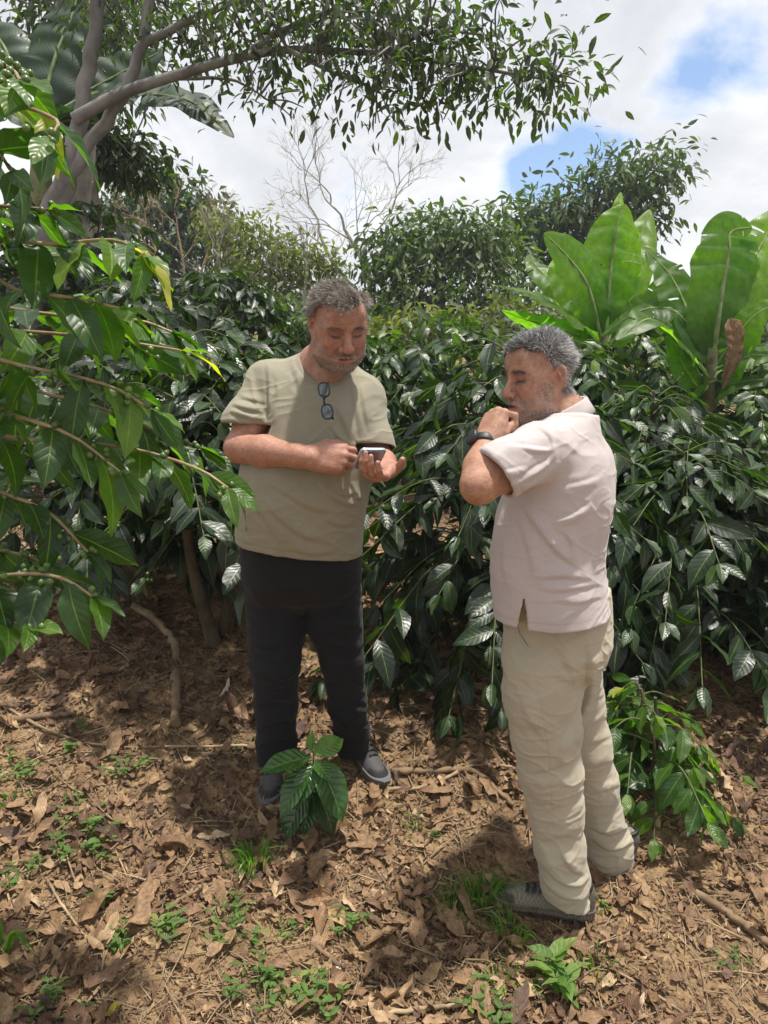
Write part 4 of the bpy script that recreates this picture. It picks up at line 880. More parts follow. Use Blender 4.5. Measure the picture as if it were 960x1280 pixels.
    g = Geo(); pts = np.array([on_side(*q) for q in ((643, 769), (644.5, 780), (648, 791), (653, 800), (659, 809))])+np.array([0, -.005, 0]); add_tube(g, smooth_path(pts, 14), .0020, 6); g.build('pocket_piping', M['polo'], tr)
    heel = Y(738, 1152, 1.955); heel[2] = gz(heel[0], heel[1])+.002; toe = heel+norm(np.array([-.93, .16, .02]))*.28; toe[2] = gz(toe[0], toe[1])+.004
    shoe('shoe', heel, toe, Bp, M['shoe_olive'], M['shoe_black'], M['sole_brown'], .30, side=1, ridged=True)
    heel = Y(786, 1108, 2.165); heel[2] = gz(heel[0], heel[1])+.002; toe = heel+norm(np.array([-.72, .62, .12]))*.28; toe[2] = gz(toe[0], toe[1])+.004
    shoe('shoe', heel, toe, Bp, M['shoe_olive'], M['shoe_black'], M['sole_brown'], .29, side=-1, ridged=True)
    # watch
    wc = wL-norm(wL-eL)*.004; axw = norm(wL-eL); wt = thing('wristwatch', wc, 'black wristwatch on the raised wrist of the man in the polo shirt', 'watch')
    e1 = norm(np.cross(axw, [0, 1.0, 0])); e2 = np.cross(axw, e1); g = Geo(); rows = []; na = 36
    for rr, hh_ in ((.0300, -.010), (.0335, -.010), (.0345, -.007), (.0345, .007), (.0335, .010), (.0300, .010)): rows.append([wc+(e1*cos(t)+e2*sin(t))*rr+axw*hh_ for t in np.linspace(0, 2*pi, na, endpoint=False)])
    Vc = np.array(rows).reshape(-1, 3); nr = len(rows); g.add(Vc, np.array([(i*na+k, i*na+(k+1) % na, ((i+1) % nr)*na+(k+1) % na, ((i+1) % nr)*na+k) for i in range(nr) for k in range(na)])); g.build('strap', M['black_rubber'], wt)
    fd = norm(np.array([-.85, -.30, .30])); fd = norm(fd-axw*np.dot(fd, axw)); fs = np.cross(axw, fd); g = Geo(); na = 24; rows = []
    for rr, hh_ in ((.019, .030), (.021, .033), (.021, .041), (.018, .0435), (.0001, .0435)): rows.append([wc+fd*hh_+(axw*cos(t)+fs*sin(t))*rr for t in np.linspace(0, 2*pi, na, endpoint=False)])
    Vc = np.array(rows).reshape(-1, 3); g.add(Vc, np.array([(i*na+k, i*na+(k+1) % na, (i+1)*na+(k+1) % na, (i+1)*na+k) for i in range(4) for k in range(na)])); cs = g.build('watch_case', M['black_rubber'], wt)
    # something pale blue peeping from the back pocket
    bc = Y(758, 800, 2.04); g = Geo(); bl = []
    for i in range(5):
        for j in range(4): bl.append(bc+np.array([-.018+.006*i+.006*sin(j*1.3), .010*j-.02, -.022+.045*i/4+.008*sin(i*2+j)]))
    V4 = np.array(bl); F = [(i*4+j, i*4+j+1, (i+1)*4+j+1, (i+1)*4+j) for i in range(4) for j in range(3)]
    g.add(V4, np.array(F)); g.add(V4+np.array([.006, 0, .002]), np.array(F)[:, ::-1]); cl = g.build('cloth', M['blue_cloth']); tag(cl, 'pale blue cloth peeping from the back pocket of the khaki trousers', 'cloth')
    return Bp
if 'nopeople' not in DBG:
    man_tee(); man_polo()
# ------------------------------------------------------------------ leaves and plants
def leaf_template(nu, nv, width=.36, tip=.16, curl=.25, fold=.25, wave=.04, seed=0, belly=.46, base=.03):
    """grid along (nv) and across (nu, odd): x across, y along (0..1), z up"""
    r = np.random.default_rng(seed); t = np.linspace(0, 1, nv); prof = np.sin(pi*np.clip(t, 0, 1)**(math.log(.5)/math.log(belly)))**.9
    prof = prof*(1-.0*t); prof = np.maximum(prof*np.where(t > .8, 1-.35*((t-.8)/.2), 1), base*(t < .12)+.004)
    u = np.linspace(-1, 1, nu); U, Tt = np.meshgrid(u, t); ph = r.random()*6
    x = U*prof[:, None]*width*.5; z = fold*np.abs(x)-curl*Tt**2+wave*np.abs(U)*np.sin(Tt*pi*5+ph+2*np.sign(U))*.5
    yv = Tt-.12*curl*Tt**3
    V = np.stack([x, yv, z], -1).reshape(-1, 3); uv = np.stack([(U+1)/2, Tt], -1).reshape(-1, 2)
    i = np.arange(nu*nv).reshape(nv, nu); F = np.stack([i[:-1, :-1], i[:-1, 1:], i[1:, 1:], i[1:, :-1]], -1).reshape(-1, 4)
    return V, F, uv
T_NEAR = [leaf_template(7, 13, .42, curl=c, fold=f, wave=.05, seed=k) for k, (c, f) in enumerate(((.22, .25), (.35, .35), (.12, .3), (.45, .2), (.28, .1)))]
T_MID = [leaf_template(5, 8, .43, curl=c, fold=f, wave=.05, seed=k) for k, (c, f) in enumerate(((.22, .25), (.35, .35), (.12, .3), (.45, .2), (.28, .1)))]
T_FAR = [leaf_template(3, 4, .42, curl=c, fold=.3, wave=0, seed=k) for k, c in enumerate((.2, .4))]
T_LANCE = [leaf_template(3, 5, .34, curl=c, fold=.3, wave=0, seed=k) for k, c in enumerate((.15, .35, .25))]
T_TINY = [leaf_template(3, 3, .40, curl=c, fold=.3, wave=0, seed=k) for k, c in enumerate((.2, .4))]
T_SEED = [leaf_template(9, 17, .54, curl=c, fold=f, wave=.03, seed=k) for k, (c, f) in enumerate(((.30, .22), (.42, .25), (.2, .25)))]
def put_leaves(g, O, D, N, L, tone, temps, rng=RNG, mi=0):
    """one leaf per row: foot, direction, upward normal, length, tone 0..1"""
    O, D, N = np.asarray(O, float), norm(D), np.asarray(N, float); L = np.asarray(L, float); n = len(O)
    S = norm(np.cross(D, N)); N = np.cross(S, D); pick = rng.integers(0, len(temps), n); wsc = .85+.3*rng.random(n)
    for k, (V, F, uv) in enumerate(temps):
        m = np.nonzero(pick == k)[0]
        if not len(m): continue
        P = O[m, None, :]+L[m, None, None]*(V[None, :, 1:2]*D[m, None, :]+V[None, :, 0:1]*wsc[m, None, None]*S[m, None, :]+V[None, :, 2:3]*N[m, None, :])
        nv = len(V); FF = (F[None]+(np.arange(len(m))*nv)[:, None, None]).reshape(-1, F.shape[1])
        c = np.zeros((len(m), nv, 3)); c[..., 0] = np.asarray(tone)[m, None]
        g.add(P.reshape(-1, 3), FF, np.tile(uv, (len(m), 1)), c.reshape(-1, 3), mi)

def coffee_twig(pts, rng, lists, gap=.05, size=.125, tone=.35, start=.25, tip_tone=.3, tw=None, droop=.35, berries=None):
    """leaf pairs along a branch; fills lists (foot, dir, normal, length, tone)"""
    pts = smooth_path(pts, 14) if len(pts) < 10 else np.asarray(pts); seg = np.linalg.norm(np.diff(pts, axis=0), axis=1); s = np.concatenate([[0], np.cumsum(seg)]); Lt = s[-1]
    k = max(2, int(Lt*(1-start)/gap)); at = np.linspace(Lt*start, Lt, k)
    for j, a in enumerate(at):
        p = np.array([np.interp(a, s, pts[:, i]) for i in range(3)]); p2 = np.array([np.interp(min(a+.02, Lt), s, pts[:, i]) for i in range(3)]); p1 = np.array([np.interp(max(a-.02, 0), s, pts[:, i]) for i in range(3)])
        d = norm(p2-p1); side = norm(np.cross(d, [0, 0, 1.0])+1e-6); last = a/Lt
        for sg in (-1, 1):
            if rng.random() < .22: continue
            dd = norm(d*(.45+.5*last**3)+side*sg*(.9-.3*last**4)+np.array([0, 0, -droop*(.3+1.5*rng.random())])+rng.normal(size=3)*.30)
            nn = norm(np.array([0, 0, 1.0])+rng.normal(size=3)*.45+d*.1)
            ln = size*(.75+.45*rng.random())*(1-.35*max(0, last-.85)/.15*(j == k-1))
            lists.append((p, dd, nn, ln, np.clip(tone+rng.normal()*.17+.45*(rng.random() < .02)+tip_tone*max(0, last-.75)*4*rng.random(), 0, 1)))
        if j == k-1: lists.append((p, norm(d+[0, 0, .15]), norm(np.array([0, 0, 1.0])+rng.normal(size=3)*.2), size*.6, np.clip(tone+tip_tone, 0, 1)))
        if berries is not None and rng.random() < .6:
            for q in range(rng.integers(3, 9)): berries.append((p+rng.normal(size=3)*np.array([.012, .012, .009]), .0055+.0022*rng.random()))
    return pts
SPH = None
def add_balls(g, items):
    u, v = np.meshgrid(np.linspace(0, 2*pi, 9)[:-1], np.linspace(.25, pi-.25, 5)); S = np.stack([np.cos(u)*np.sin(v), np.sin(u)*np.sin(v), np.cos(v)], -1).reshape(-1, 3)
    i = np.arange(40).reshape(5, 8); F = np.concatenate([np.stack([i[:-1], np.roll(i[:-1], -1, 1), np.roll(i[1:], -1, 1), i[1:]], -1).reshape(-1, 4)])
    for p, r in items: g.add(np.asarray(p)+S*r, F[:, ::-1], None, np.full((40, 3), .7+.5*RNG.random()))
    for p, r in items: g.add(np.asarray(p)+S[:8]*r, np.array([list(range(8))])); g.add(np.asarray(p)+S[-8:]*r, np.array([list(range(8))[::-1]]))
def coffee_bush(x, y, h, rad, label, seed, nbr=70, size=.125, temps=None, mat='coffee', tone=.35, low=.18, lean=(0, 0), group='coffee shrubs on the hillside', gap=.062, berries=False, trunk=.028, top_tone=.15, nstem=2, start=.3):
    rng = np.random.default_rng(seed); z0 = float(gz(x, y)); t = thing('coffee_bush', (x, y, z0), label, 'shrub', group); temps = temps or T_MID
    gw = Geo(); lst = []; ber = [] if berries else None; stems = []
    for k in range(nstem):
        a = rng.random()*6.28; p0 = np.array([x, y, z0-.03])+np.array([cos(a), sin(a), 0])*.03; top = np.array([x+lean[0]+cos(a)*rad*.22, y+lean[1]+sin(a)*rad*.22, z0+h*(.9+.1*rng.random())])
        st = smooth_path([p0, p0*.6+top*.4+rng.normal(size=3)*.04, top], 16); stems.append(st); add_tube(gw, st, np.linspace(trunk*(1 if k == 0 else .7), .006, len(st)), 8)
    gw.build('trunk', M['bark_dark'], t); gt = Geo()
    for i in range(nbr):
        st = stems[rng.integers(nstem)]; f = low+(1-low)*((i+.5)/nbr)**.85; p = np.array([np.interp(f, np.linspace(0, 1, len(st)), st[:, c]) for c in range(3)])
        az = i*2.399+rng.normal()*.4; prof = math.sin(pi*min(1, max(.0, (f-.05)/.95))**.75)**.6*.9+.22*(1-f)
        Lb = rad*max(.28, prof)*(.8+.35*rng.random()); up = .35*f+.10; d = np.array([cos(az), sin(az), 0.0])
        pts = [p, p+d*Lb*.5+np.array([0, 0, Lb*up*.5]), p+d*Lb+np.array([0, 0, Lb*(up*.5-.42*(1.1-f*.8))])]
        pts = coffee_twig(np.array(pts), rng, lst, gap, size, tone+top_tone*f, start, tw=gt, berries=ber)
        pts[:, 2] = np.maximum(pts[:, 2], gz(pts[:, 0], pts[:, 1], False)+.05); add_tube(gt, pts, np.linspace(.0045, .002, len(pts)), 5, cap=False)
    gt.build('branches', M['twig_green'], t)
    O, D, N, L, tn = [np.array(q) for q in zip(*lst)]
    ok = O[:, 2] > gz(O[:, 0], O[:, 1], False)+.04; g = Geo(); put_leaves(g, O[ok], D[ok], N[ok], L[ok], tn[ok], temps, rng); g.build('foliage', M[mat], t)
    if ber:
        g = Geo(); add_balls(g, ber[:260]); tag(g.build('berries', M['berry'], t), kind='stuff')
    return t

# banana leaf: midrib through points, blade either side
def banana_leaf(g, gm, pts, width, facing, rng, tone=.5, fold=.25, tears=4, n=90, tipw=.25, mi=0):
    pts = smooth_path(pts, n); n = len(pts); T = norm(np.gradient(pts, axis=0)); fc = norm(facing); s = np.linspace(0, 1, n)
    prof = np.clip(np.sin(pi*np.clip(s*.93+.07, 0, 1)**.72)**.55, .02, 1)*np.where(s < .08, .3+s/.08*.7, 1); prof = prof*(1-.30*s**3); prof[-1] = .03
    for sg in (-1, 1):
        cuts = np.sort(rng.random(tears)*.8+.15); depth = rng.integers(1, 6, tears); na = 7; rows = []; off = rng.normal()*.05
        for i in range(n):
            S = norm(np.cross(T[i], fc))*sg; Nn = norm(np.cross(S, T[i])*sg); Nn = Nn if np.dot(Nn, fc) > 0 else -Nn
            seg = np.searchsorted(cuts, s[i]); lift = .10*np.sin(seg*2.1+sg)+.05*np.sin(s[i]*23+sg)
            a = np.linspace(0, 1, na); w_ = width*.5*prof[i]
            rows.append(pts[i]+w_*(a[:, None]*S*(1-.15*abs(lift)))+Nn*(w_*(fold*a-(.30+lift)*a**2.2+.03*np.sin(a*3+s[i]*40)))[:, None])
        V = np.array(rows).reshape(-1, 3); uv = np.stack([.5+sg*.5*np.tile(np.linspace(0, 1, na), n), np.repeat(s, na)], 1)
        ii = np.arange(n*na).reshape(n, na); F = []
        for i in range(n-1):
            hit = np.nonzero((cuts > s[i]) & (cuts <= s[i+1]))[0]; cut = len(hit)
            for k in range(na-1):
                if cut and k >= depth[hit[0]]: continue
                q = [ii[i, k], ii[i, k+1], ii[i+1, k+1], ii[i+1, k]]; F.append(q if sg > 0 else q[::-1])
        c = np.zeros((len(V), 3)); c[:, 0] = np.clip(tone+.12*np.repeat(np.sin(s*9+off*40), na)*.4+rng.normal()*.05, 0, 1); g.add(V, np.array(F), uv, c, mi)
    add_tube(gm, pts, np.linspace(.020, .004, n)*min(1, width/.5), 7)

# tree crown of leaf clusters inside ellipsoids
def crown_leaves(blobs, rng, per=26, spread=.16, leaf=.09, temps=T_LANCE, droop=.6, tone=.4):
    """blobs: (centre, radii, clusters) -> arrays, and cluster feet for the twigs"""
    O, D, N, L, Tn, feet = [], [], [], [], [], []
    for c, r, k in blobs:
        c = np.array(c); r = np.array(r); d = norm(rng.normal(size=(k, 3))); q = rng.random(k)**.45; P = c+d*q[:, None]*r; feet.append(P)
        m = rng.poisson(per, k); idx = np.repeat(np.arange(k), m); n = len(idx)
        o = P[idx]+rng.normal(size=(n, 3))*spread*np.array([1, 1, .7]); out = norm(o-c); dd = norm(out*.5+rng.normal(size=(n, 3))*.55+np.array([0, 0, -droop]))
        O.append(o); D.append(dd); N.append(norm(rng.normal(size=(n, 3))*.6+np.array([0, 0, 1.0]))); L.append(leaf*(.7+.6*rng.random(n)))
        Tn.append(np.clip(tone+.30*d[idx, 2]*0+(rng.random(k)*.5-.25)[idx]+rng.normal(size=n)*.10, 0, 1))
    return [np.concatenate(a) for a in (O, D, N, L, Tn, feet)]
def twigs_to(g, feet, limbs, rng, r0=.02, r1=.004, mi=0, sag=.1, frac=1.0):
    """thin branches from the nearest limb point to each cluster"""
    pts = np.concatenate(limbs)
    for f in feet[rng.random(len(feet)) < frac]:
        d2 = np.sum((pts-f)**2, 1)+.6*np.maximum(0, pts[:, 2]-f[2])**2; p = pts[np.argmin(d2)]; Lg = np.linalg.norm(f-p)
        mid = (p+f)/2+np.array([0, 0, sag*Lg])+rng.normal(size=3)*.08*Lg; add_tube(g, smooth_path([p, mid, f], 6), np.linspace(min(r0, .004+.012*Lg), r1, 7)[:len(smooth_path([p, mid, f], 6))], 5, cap=False)
def tree(label, base, limbs, blobs, leafmat, barkmat, seed, group=None, per=26, spread=.16, leaf=.09, temps=T_LANCE, droop=.6, tone=.4, twig=.02, name='tree', frac=1.0):
    """limbs: list of (points, r0, r1) with the trunk first"""
    rng = np.random.default_rng(seed); t = thing(name, base, label, 'tree', group); allp = []
    for j, (pts, r0, r1) in enumerate(limbs):
        p = smooth_path(pts, 18); p = p+rng.normal(size=p.shape)*r1*.25; allp.append(p); g = Geo(); add_tube(g, p, np.linspace(r0, r1, len(p)), 10); g.build('trunk' if j == 0 else 'limb', M[barkmat], t)
    if blobs:
        O, D, N, L, Tn, feet = crown_leaves(blobs, rng, per, spread, leaf, temps, droop, tone)
        g = Geo(); twigs_to(g, feet, allp, rng, twig, frac=frac); g.build('branches', M[barkmat], t)
        g = Geo(); put_leaves(g, O, D, N, L, Tn, temps, rng); g.build('crown', M[leafmat], t)
    return t
def bare_branching(g, p, d, L, r, depth, rng, spread=.55, up=.25):
    q = p+d*L; m = (p+q)/2+rng.normal(size=3)*L*.07; pts = smooth_path([p, m, q], 4); add_tube(g, pts, np.linspace(r, r*.68, len(pts)), 5, cap=False)
    if depth == 0: return
    k = 2 if rng.random() < .6 else 3
    for i in range(k):
        ax = norm(np.cross(d, rng.normal(size=3))); a = spread*(.55+.7*rng.random())*(1 if i else .5); nd = norm(d*cos(a)+ax*sin(a)+np.array([0, 0, up*.25])); bare_branching(g, q, nd, L*(.68+.22*rng.random()), r*.66, depth-1, rng, spread, up)
# ------------------------------------------------------------------ coffee shrubs
def at(px, y): return (px-480)/FPX*y*1.0
if 'noveg' not in DBG:
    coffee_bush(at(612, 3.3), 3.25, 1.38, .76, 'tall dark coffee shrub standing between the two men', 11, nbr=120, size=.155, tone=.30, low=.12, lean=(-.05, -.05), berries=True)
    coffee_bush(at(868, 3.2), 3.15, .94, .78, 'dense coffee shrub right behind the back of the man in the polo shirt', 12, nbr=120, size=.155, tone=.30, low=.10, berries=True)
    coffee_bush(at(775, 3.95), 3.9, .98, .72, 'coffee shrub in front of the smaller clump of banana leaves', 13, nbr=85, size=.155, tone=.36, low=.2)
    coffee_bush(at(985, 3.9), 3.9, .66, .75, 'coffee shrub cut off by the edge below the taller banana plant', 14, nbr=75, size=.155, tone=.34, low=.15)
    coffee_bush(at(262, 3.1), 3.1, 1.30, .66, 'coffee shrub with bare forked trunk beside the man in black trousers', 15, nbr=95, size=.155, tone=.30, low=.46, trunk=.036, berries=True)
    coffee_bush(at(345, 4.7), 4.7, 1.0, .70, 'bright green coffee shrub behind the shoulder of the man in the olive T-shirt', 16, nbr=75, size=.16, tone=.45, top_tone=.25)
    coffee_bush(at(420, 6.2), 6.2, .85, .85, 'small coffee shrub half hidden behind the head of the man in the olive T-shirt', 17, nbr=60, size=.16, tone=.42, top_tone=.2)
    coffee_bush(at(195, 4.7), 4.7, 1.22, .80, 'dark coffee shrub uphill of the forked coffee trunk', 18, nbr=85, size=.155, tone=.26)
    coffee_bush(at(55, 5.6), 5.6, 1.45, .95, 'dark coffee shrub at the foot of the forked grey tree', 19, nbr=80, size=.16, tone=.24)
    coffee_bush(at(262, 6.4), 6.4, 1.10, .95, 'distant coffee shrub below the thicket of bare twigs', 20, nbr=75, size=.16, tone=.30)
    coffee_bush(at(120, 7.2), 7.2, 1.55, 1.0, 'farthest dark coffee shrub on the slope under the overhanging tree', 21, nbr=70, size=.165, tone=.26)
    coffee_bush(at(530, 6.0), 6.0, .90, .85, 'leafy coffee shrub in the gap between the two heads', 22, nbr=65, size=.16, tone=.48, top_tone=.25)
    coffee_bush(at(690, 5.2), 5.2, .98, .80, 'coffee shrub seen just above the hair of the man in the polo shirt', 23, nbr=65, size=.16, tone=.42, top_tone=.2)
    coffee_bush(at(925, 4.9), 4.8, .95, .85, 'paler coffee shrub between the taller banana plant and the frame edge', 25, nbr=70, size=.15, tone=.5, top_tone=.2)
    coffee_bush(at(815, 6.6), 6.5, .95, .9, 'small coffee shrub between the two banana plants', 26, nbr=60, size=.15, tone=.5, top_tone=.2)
    coffee_bush(at(138, 3.5), 3.45, 1.18, .58, 'low dark coffee shrub uphill to the left of the bent dead branch', 27, nbr=90, size=.145, tone=.24, low=.30, trunk=.03)
    # low leafy sucker beside the far shoe of the man in the polo
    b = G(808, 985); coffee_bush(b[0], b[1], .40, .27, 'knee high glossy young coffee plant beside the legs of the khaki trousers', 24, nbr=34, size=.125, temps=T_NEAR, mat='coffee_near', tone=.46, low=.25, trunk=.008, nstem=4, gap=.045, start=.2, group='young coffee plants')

    # branches of the nearest shrub reaching in from the side
    rng = np.random.default_rng(5); fore = thing('coffee_bush', (-1.15, 1.55, float(gz(-1.15, 1.55))), 'nearest sunlit coffee shrub reaching in with bright green leaves and strings of green berries', 'shrub', 'coffee shrubs on the hillside')
    gs = Geo(); st = smooth_path([np.array([-1.15, 1.55, gz(-1.15, 1.55)-.03]), np.array([-1.13, 1.50, 1.0]), np.array([-1.08, 1.45, 2.3])], 16); add_tube(gs, st, np.linspace(.025, .008, len(st)), 10); gs.build('trunk', M['bark_dark'], fore)
    rows = [([(-60, 120), (10, 128), (70, 150), (62, 172)], 1.42, 1.24, .62, .135), ([(-60, 60), (10, 85), (25, 100)], 1.45, 1.28, .55, .135), ([(-80, 200), (-10, 190), (15, 215)], 1.45, 1.3, .30, .135), ([(-60, 330), (20, 362), (90, 372), (150, 385)], 1.50, 1.42, .60, .135), ([(-60, 262), (10, 258), (60, 262)], 1.5, 1.45, .45, .135), ([(-60, 300), (60, 305), (140, 300), (180, 318)], 1.55, 1.40, .68, .135),
            ([(-70, 415), (40, 415), (140, 425), (225, 438)], 1.62, 1.55, .55, .135), ([(-70, 440), (30, 458), (130, 480), (190, 512)], 1.5, 1.42, .62, .135), ([(-70, 545), (60, 552), (160, 560), (245, 585), (285, 610)], 1.55, 1.48, .58, .135), ([(-70, 500), (20, 520), (90, 545), (150, 590)], 1.48, 1.40, .45, .135), ([(-70, 590), (0, 615), (60, 640), (110, 690)], 1.55, 1.48, .25, .135),
            ([(-70, 735), (20, 718), (75, 722), (115, 745)], 1.42, 1.36, .30, .135), ([(-70, 790), (-10, 775), (35, 782)], 1.38, 1.32, .60, .135), ([(-70, 690), (10, 690), (60, 705)], 1.6, 1.55, .25, .135), ([(-70, 475), (90, 500), (200, 540), (250, 560)], 1.75, 1.68, .45, .135), ([(-70, 380), (80, 395), (170, 400), (215, 415)], 1.75, 1.7, .40, .135)]
    lst = []; ber = []; gt = Geo()
    for pts, ya, yb, tone, size in rows:
        P = [Y(p[0], p[1], ya+(yb-ya)*i/(len(pts)-1)) for i, p in enumerate(pts)]; root = np.array([np.interp(P[0][2]-.10, st[:, 2], st[:, c]) for c in range(3)]); P = [root]+P
        pp = coffee_twig(np.array(P), rng, lst, .047, size, tone-.06, .34, .25, berries=ber, droop=.45); add_tube(gt, pp, np.linspace(.006, .0025, len(pp)), 6, cap=False)
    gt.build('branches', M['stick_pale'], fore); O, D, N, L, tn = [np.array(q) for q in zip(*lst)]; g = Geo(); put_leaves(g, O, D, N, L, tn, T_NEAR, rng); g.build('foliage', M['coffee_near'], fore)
    g = Geo(); add_balls(g, ber[:420]); tag(g.build('berries', M['berry'], fore), kind='stuff')

# seedling before the shoes
sb = G(386, 1046); sdl = thing('coffee_seedling', sb, 'small glossy coffee seedling growing in front of the black shoes', 'seedling', 'young coffee plants')
g = Geo(); top = Y(392, 938, sb[1]-.01); add_tube(g, smooth_path([sb+np.array([0, 0, -.02]), (sb+top)/2+np.array([.006, 0, 0]), top], 8), np.linspace(.0045, .003, 9), 7); g.build('stem', M['twig_green'], sdl)
rng = np.random.default_rng(3); y0 = sb[1]; lv = []
for (a, b, ya, yb, nrm, tone, k) in (((390, 946), (325, 964), 0, -.06, (-.2, -.35, 1), .60, .1), ((392, 944), (432, 926), 0, .06, (.2, -.8, .8), .95, 0), ((388, 958), (346, 1018), -.01, -.10, (-.5, -.65, .8), .5, 0), ((396, 950), (434, 1022), -.01, -.10, (.4, -.55, .9), .42, 0), ((402, 950), (436, 1000), .0, -.01, (.8, -.2, .7), .85, 0), ((386, 950), (352, 985), .02, .05, (-.4, -.5, .7), .8, 0), ((388, 985), (350, 1050), -.01, -.07, (-.5, -.5, .8), .15, 0), ((393, 985), (422, 1040), 0, -.06, (.4, -.6, .7), .12, 0), ((390, 940), (385, 915), 0, .02, (-.6, -.7, .3), .9, 0), ((392, 955), (372, 1005), -.01, -.09, (0, -.8, .7), .45, 0), ((394, 952), (412, 975), -.01, -.08, (.3, -.5, .9), .6, 0), ((390, 990), (378, 1040), 0, -.08, (-.1, -.7, .8), .15, 0), ((390, 960), (345, 975), 0, .05, (-.3, -.3, .9), .3, 0)):
    A_, B_ = Y(a[0], a[1], y0+ya), Y(b[0], b[1], y0+yb); lv.append((A_, B_-A_+np.array([0, 0, .02]), np.array(nrm), np.linalg.norm(B_-A_)*1.06, tone))
O, D, N, L, tn = [np.array(q) for q in zip(*lv)]; g = Geo(); put_leaves(g, O, D, N, L, tn, T_SEED, rng); g.build('foliage', M['seedling'], sdl)

# ------------------------------------------------------------------ bananas
if 'noveg' not in DBG:
    rng = np.random.default_rng(8)
    def banana(label, y, stem, leaves, mat, r0=.06):
        b = Y(*stem[0], y); b[2] = gz(b[0], b[1]); t = thing('banana_plant', b, label, 'banana plant', 'banana plants'); g = Geo(); P = [b]+[Y(p[0], p[1], y) for p in stem[1:]]
        add_tube(g, smooth_path(P, 14), np.linspace(r0*1.3, r0*.55, len(smooth_path(P, 14))), 14); g.build('stem', M['banana_stem'], t)
        for pts, wd, fac, tone, dy, tears in leaves:
            tears += 1; P = [Y(p[0], p[1], y+dy*i/(len(pts)-1)) for i, p in enumerate(pts)]; gl = Geo(); gm = Geo(); banana_leaf(gl, gm, P, wd, fac, rng, tone, tears=tears); lf = gl.build('leaf', M[mat], t); gm.build('midrib', M['banana_rib'], lf)
        return t
    up = (0, -.85, .5)
    banana('banana plant with upright sunlit leaves behind the head of the man in the polo shirt', 5.6, [(752, 520), (753, 470), (754, 420)], [
        ([(756, 430), (762, 350), (770, 290), (781, 255)], .50, (.1, -1, .1), .80, .1, 1), ([(752, 430), (735, 360), (708, 320), (680, 292)], .44, (.35, -.9, .3), .62, -.3, 1), ([(750, 428), (715, 395), (670, 370), (622, 357)], .34, (0, -.5, .9), .62, -.4, 2), ([(748, 430), (700, 412), (660, 400), (628, 388)], .26, (0, -.4, -.9), .35, -.2, 1), ([(760, 428), (785, 340), (800, 300), (812, 262)], .36, (-.3, -1, .2), .72, .4, 2), ([(738, 400), (700, 360), (672, 335), (662, 318)], .26, (.3, -.9, .3), .55, .5, 1), ([(762, 432), (790, 395), (815, 372), (838, 330)], .26, (-.6, -.6, .3), .25, -.2, 1), ([(756, 420), (765, 320), (772, 265), (776, 240)], .14, (0, -1, .2), .9, .2, 0), ([(748, 425), (720, 380), (700, 345), (698, 320)], .30, (.3, -.9, .2), .85, .2, 1)], 'banana')
    banana('taller banana plant with broad drooping leaves and a withered brown one', 5.0, [(884, 560), (886, 500), (890, 435)], [
        ([(891, 450), (903, 360), (911, 315), (914, 290), (940, 284)], .50, (.1, -1, .1), .55, .1, 2), ([(893, 450), (930, 350), (955, 300), (985, 255)], .46, (-.2, -1, .2), .68, .3, 2), ([(888, 450), (860, 390), (838, 345), (808, 312)], .40, (.3, -.9, .3), .42, .3, 3), ([(886, 470), (850, 430), (820, 405), (806, 400), (770, 425)], .36, (.2, -.5, .9), .50, -.5, 3), ([(886, 455), (850, 395), (815, 385), (780, 400), (752, 420)], .30, (0, -.5, .9), .40, .2, 3), ([(893, 460), (925, 415), (950, 390), (985, 375)], .30, (0, -.6, .8), .45, -.2, 2), ([(892, 480), (925, 450), (960, 445), (1000, 460)], .34, (0, -.5, .9), .40, -.3, 2), ([(890, 500), (920, 480), (960, 475), (1000, 490)], .26, (0, -.5, .9), .35, -.4, 2), ([(884, 500), (862, 470), (845, 440), (835, 410)], .26, (.4, -.8, .3), .38, -.1, 1), ([(895, 430), (915, 360), (930, 330), (965, 310)], .3, (-.2, -1, .2), .9, .5, 1)], 'banana')
    gl = Geo(); gm = Geo(); banana_leaf(gl, gm, [Y(p[0], p[1], 4.85) for p in ((912, 398), (918, 425), (913, 455), (902, 488))], .15, (.35, -1, .1), rng, .40, tears=8, fold=.5)
    wl = gl.build('withered_leaf', M['litter'], [o for o in SC.objects if o.name.startswith('banana_plant')][-1]); gm.build('midrib', M['stick'], wl); wl['label'] = 'withered brown hanging banana leaf'
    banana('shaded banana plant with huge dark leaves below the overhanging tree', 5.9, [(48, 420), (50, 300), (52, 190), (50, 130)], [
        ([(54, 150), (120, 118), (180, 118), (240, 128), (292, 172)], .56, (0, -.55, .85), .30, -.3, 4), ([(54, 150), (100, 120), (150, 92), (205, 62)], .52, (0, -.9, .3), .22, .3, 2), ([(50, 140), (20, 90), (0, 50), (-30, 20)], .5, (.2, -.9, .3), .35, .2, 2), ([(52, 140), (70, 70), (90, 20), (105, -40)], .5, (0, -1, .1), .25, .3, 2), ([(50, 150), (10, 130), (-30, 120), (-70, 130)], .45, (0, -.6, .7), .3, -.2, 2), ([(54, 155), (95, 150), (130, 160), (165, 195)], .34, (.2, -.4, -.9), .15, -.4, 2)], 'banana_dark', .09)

# ------------------------------------------------------------------ trees
    TR = 'trees around the coffee plot'
    def PY(y, *pts): return [Y(p[0], p[1], y) for p in pts]
    y = 5.2; bs = Y(15, 470, y); bs[2] = gz(bs[0], bs[1])-.05
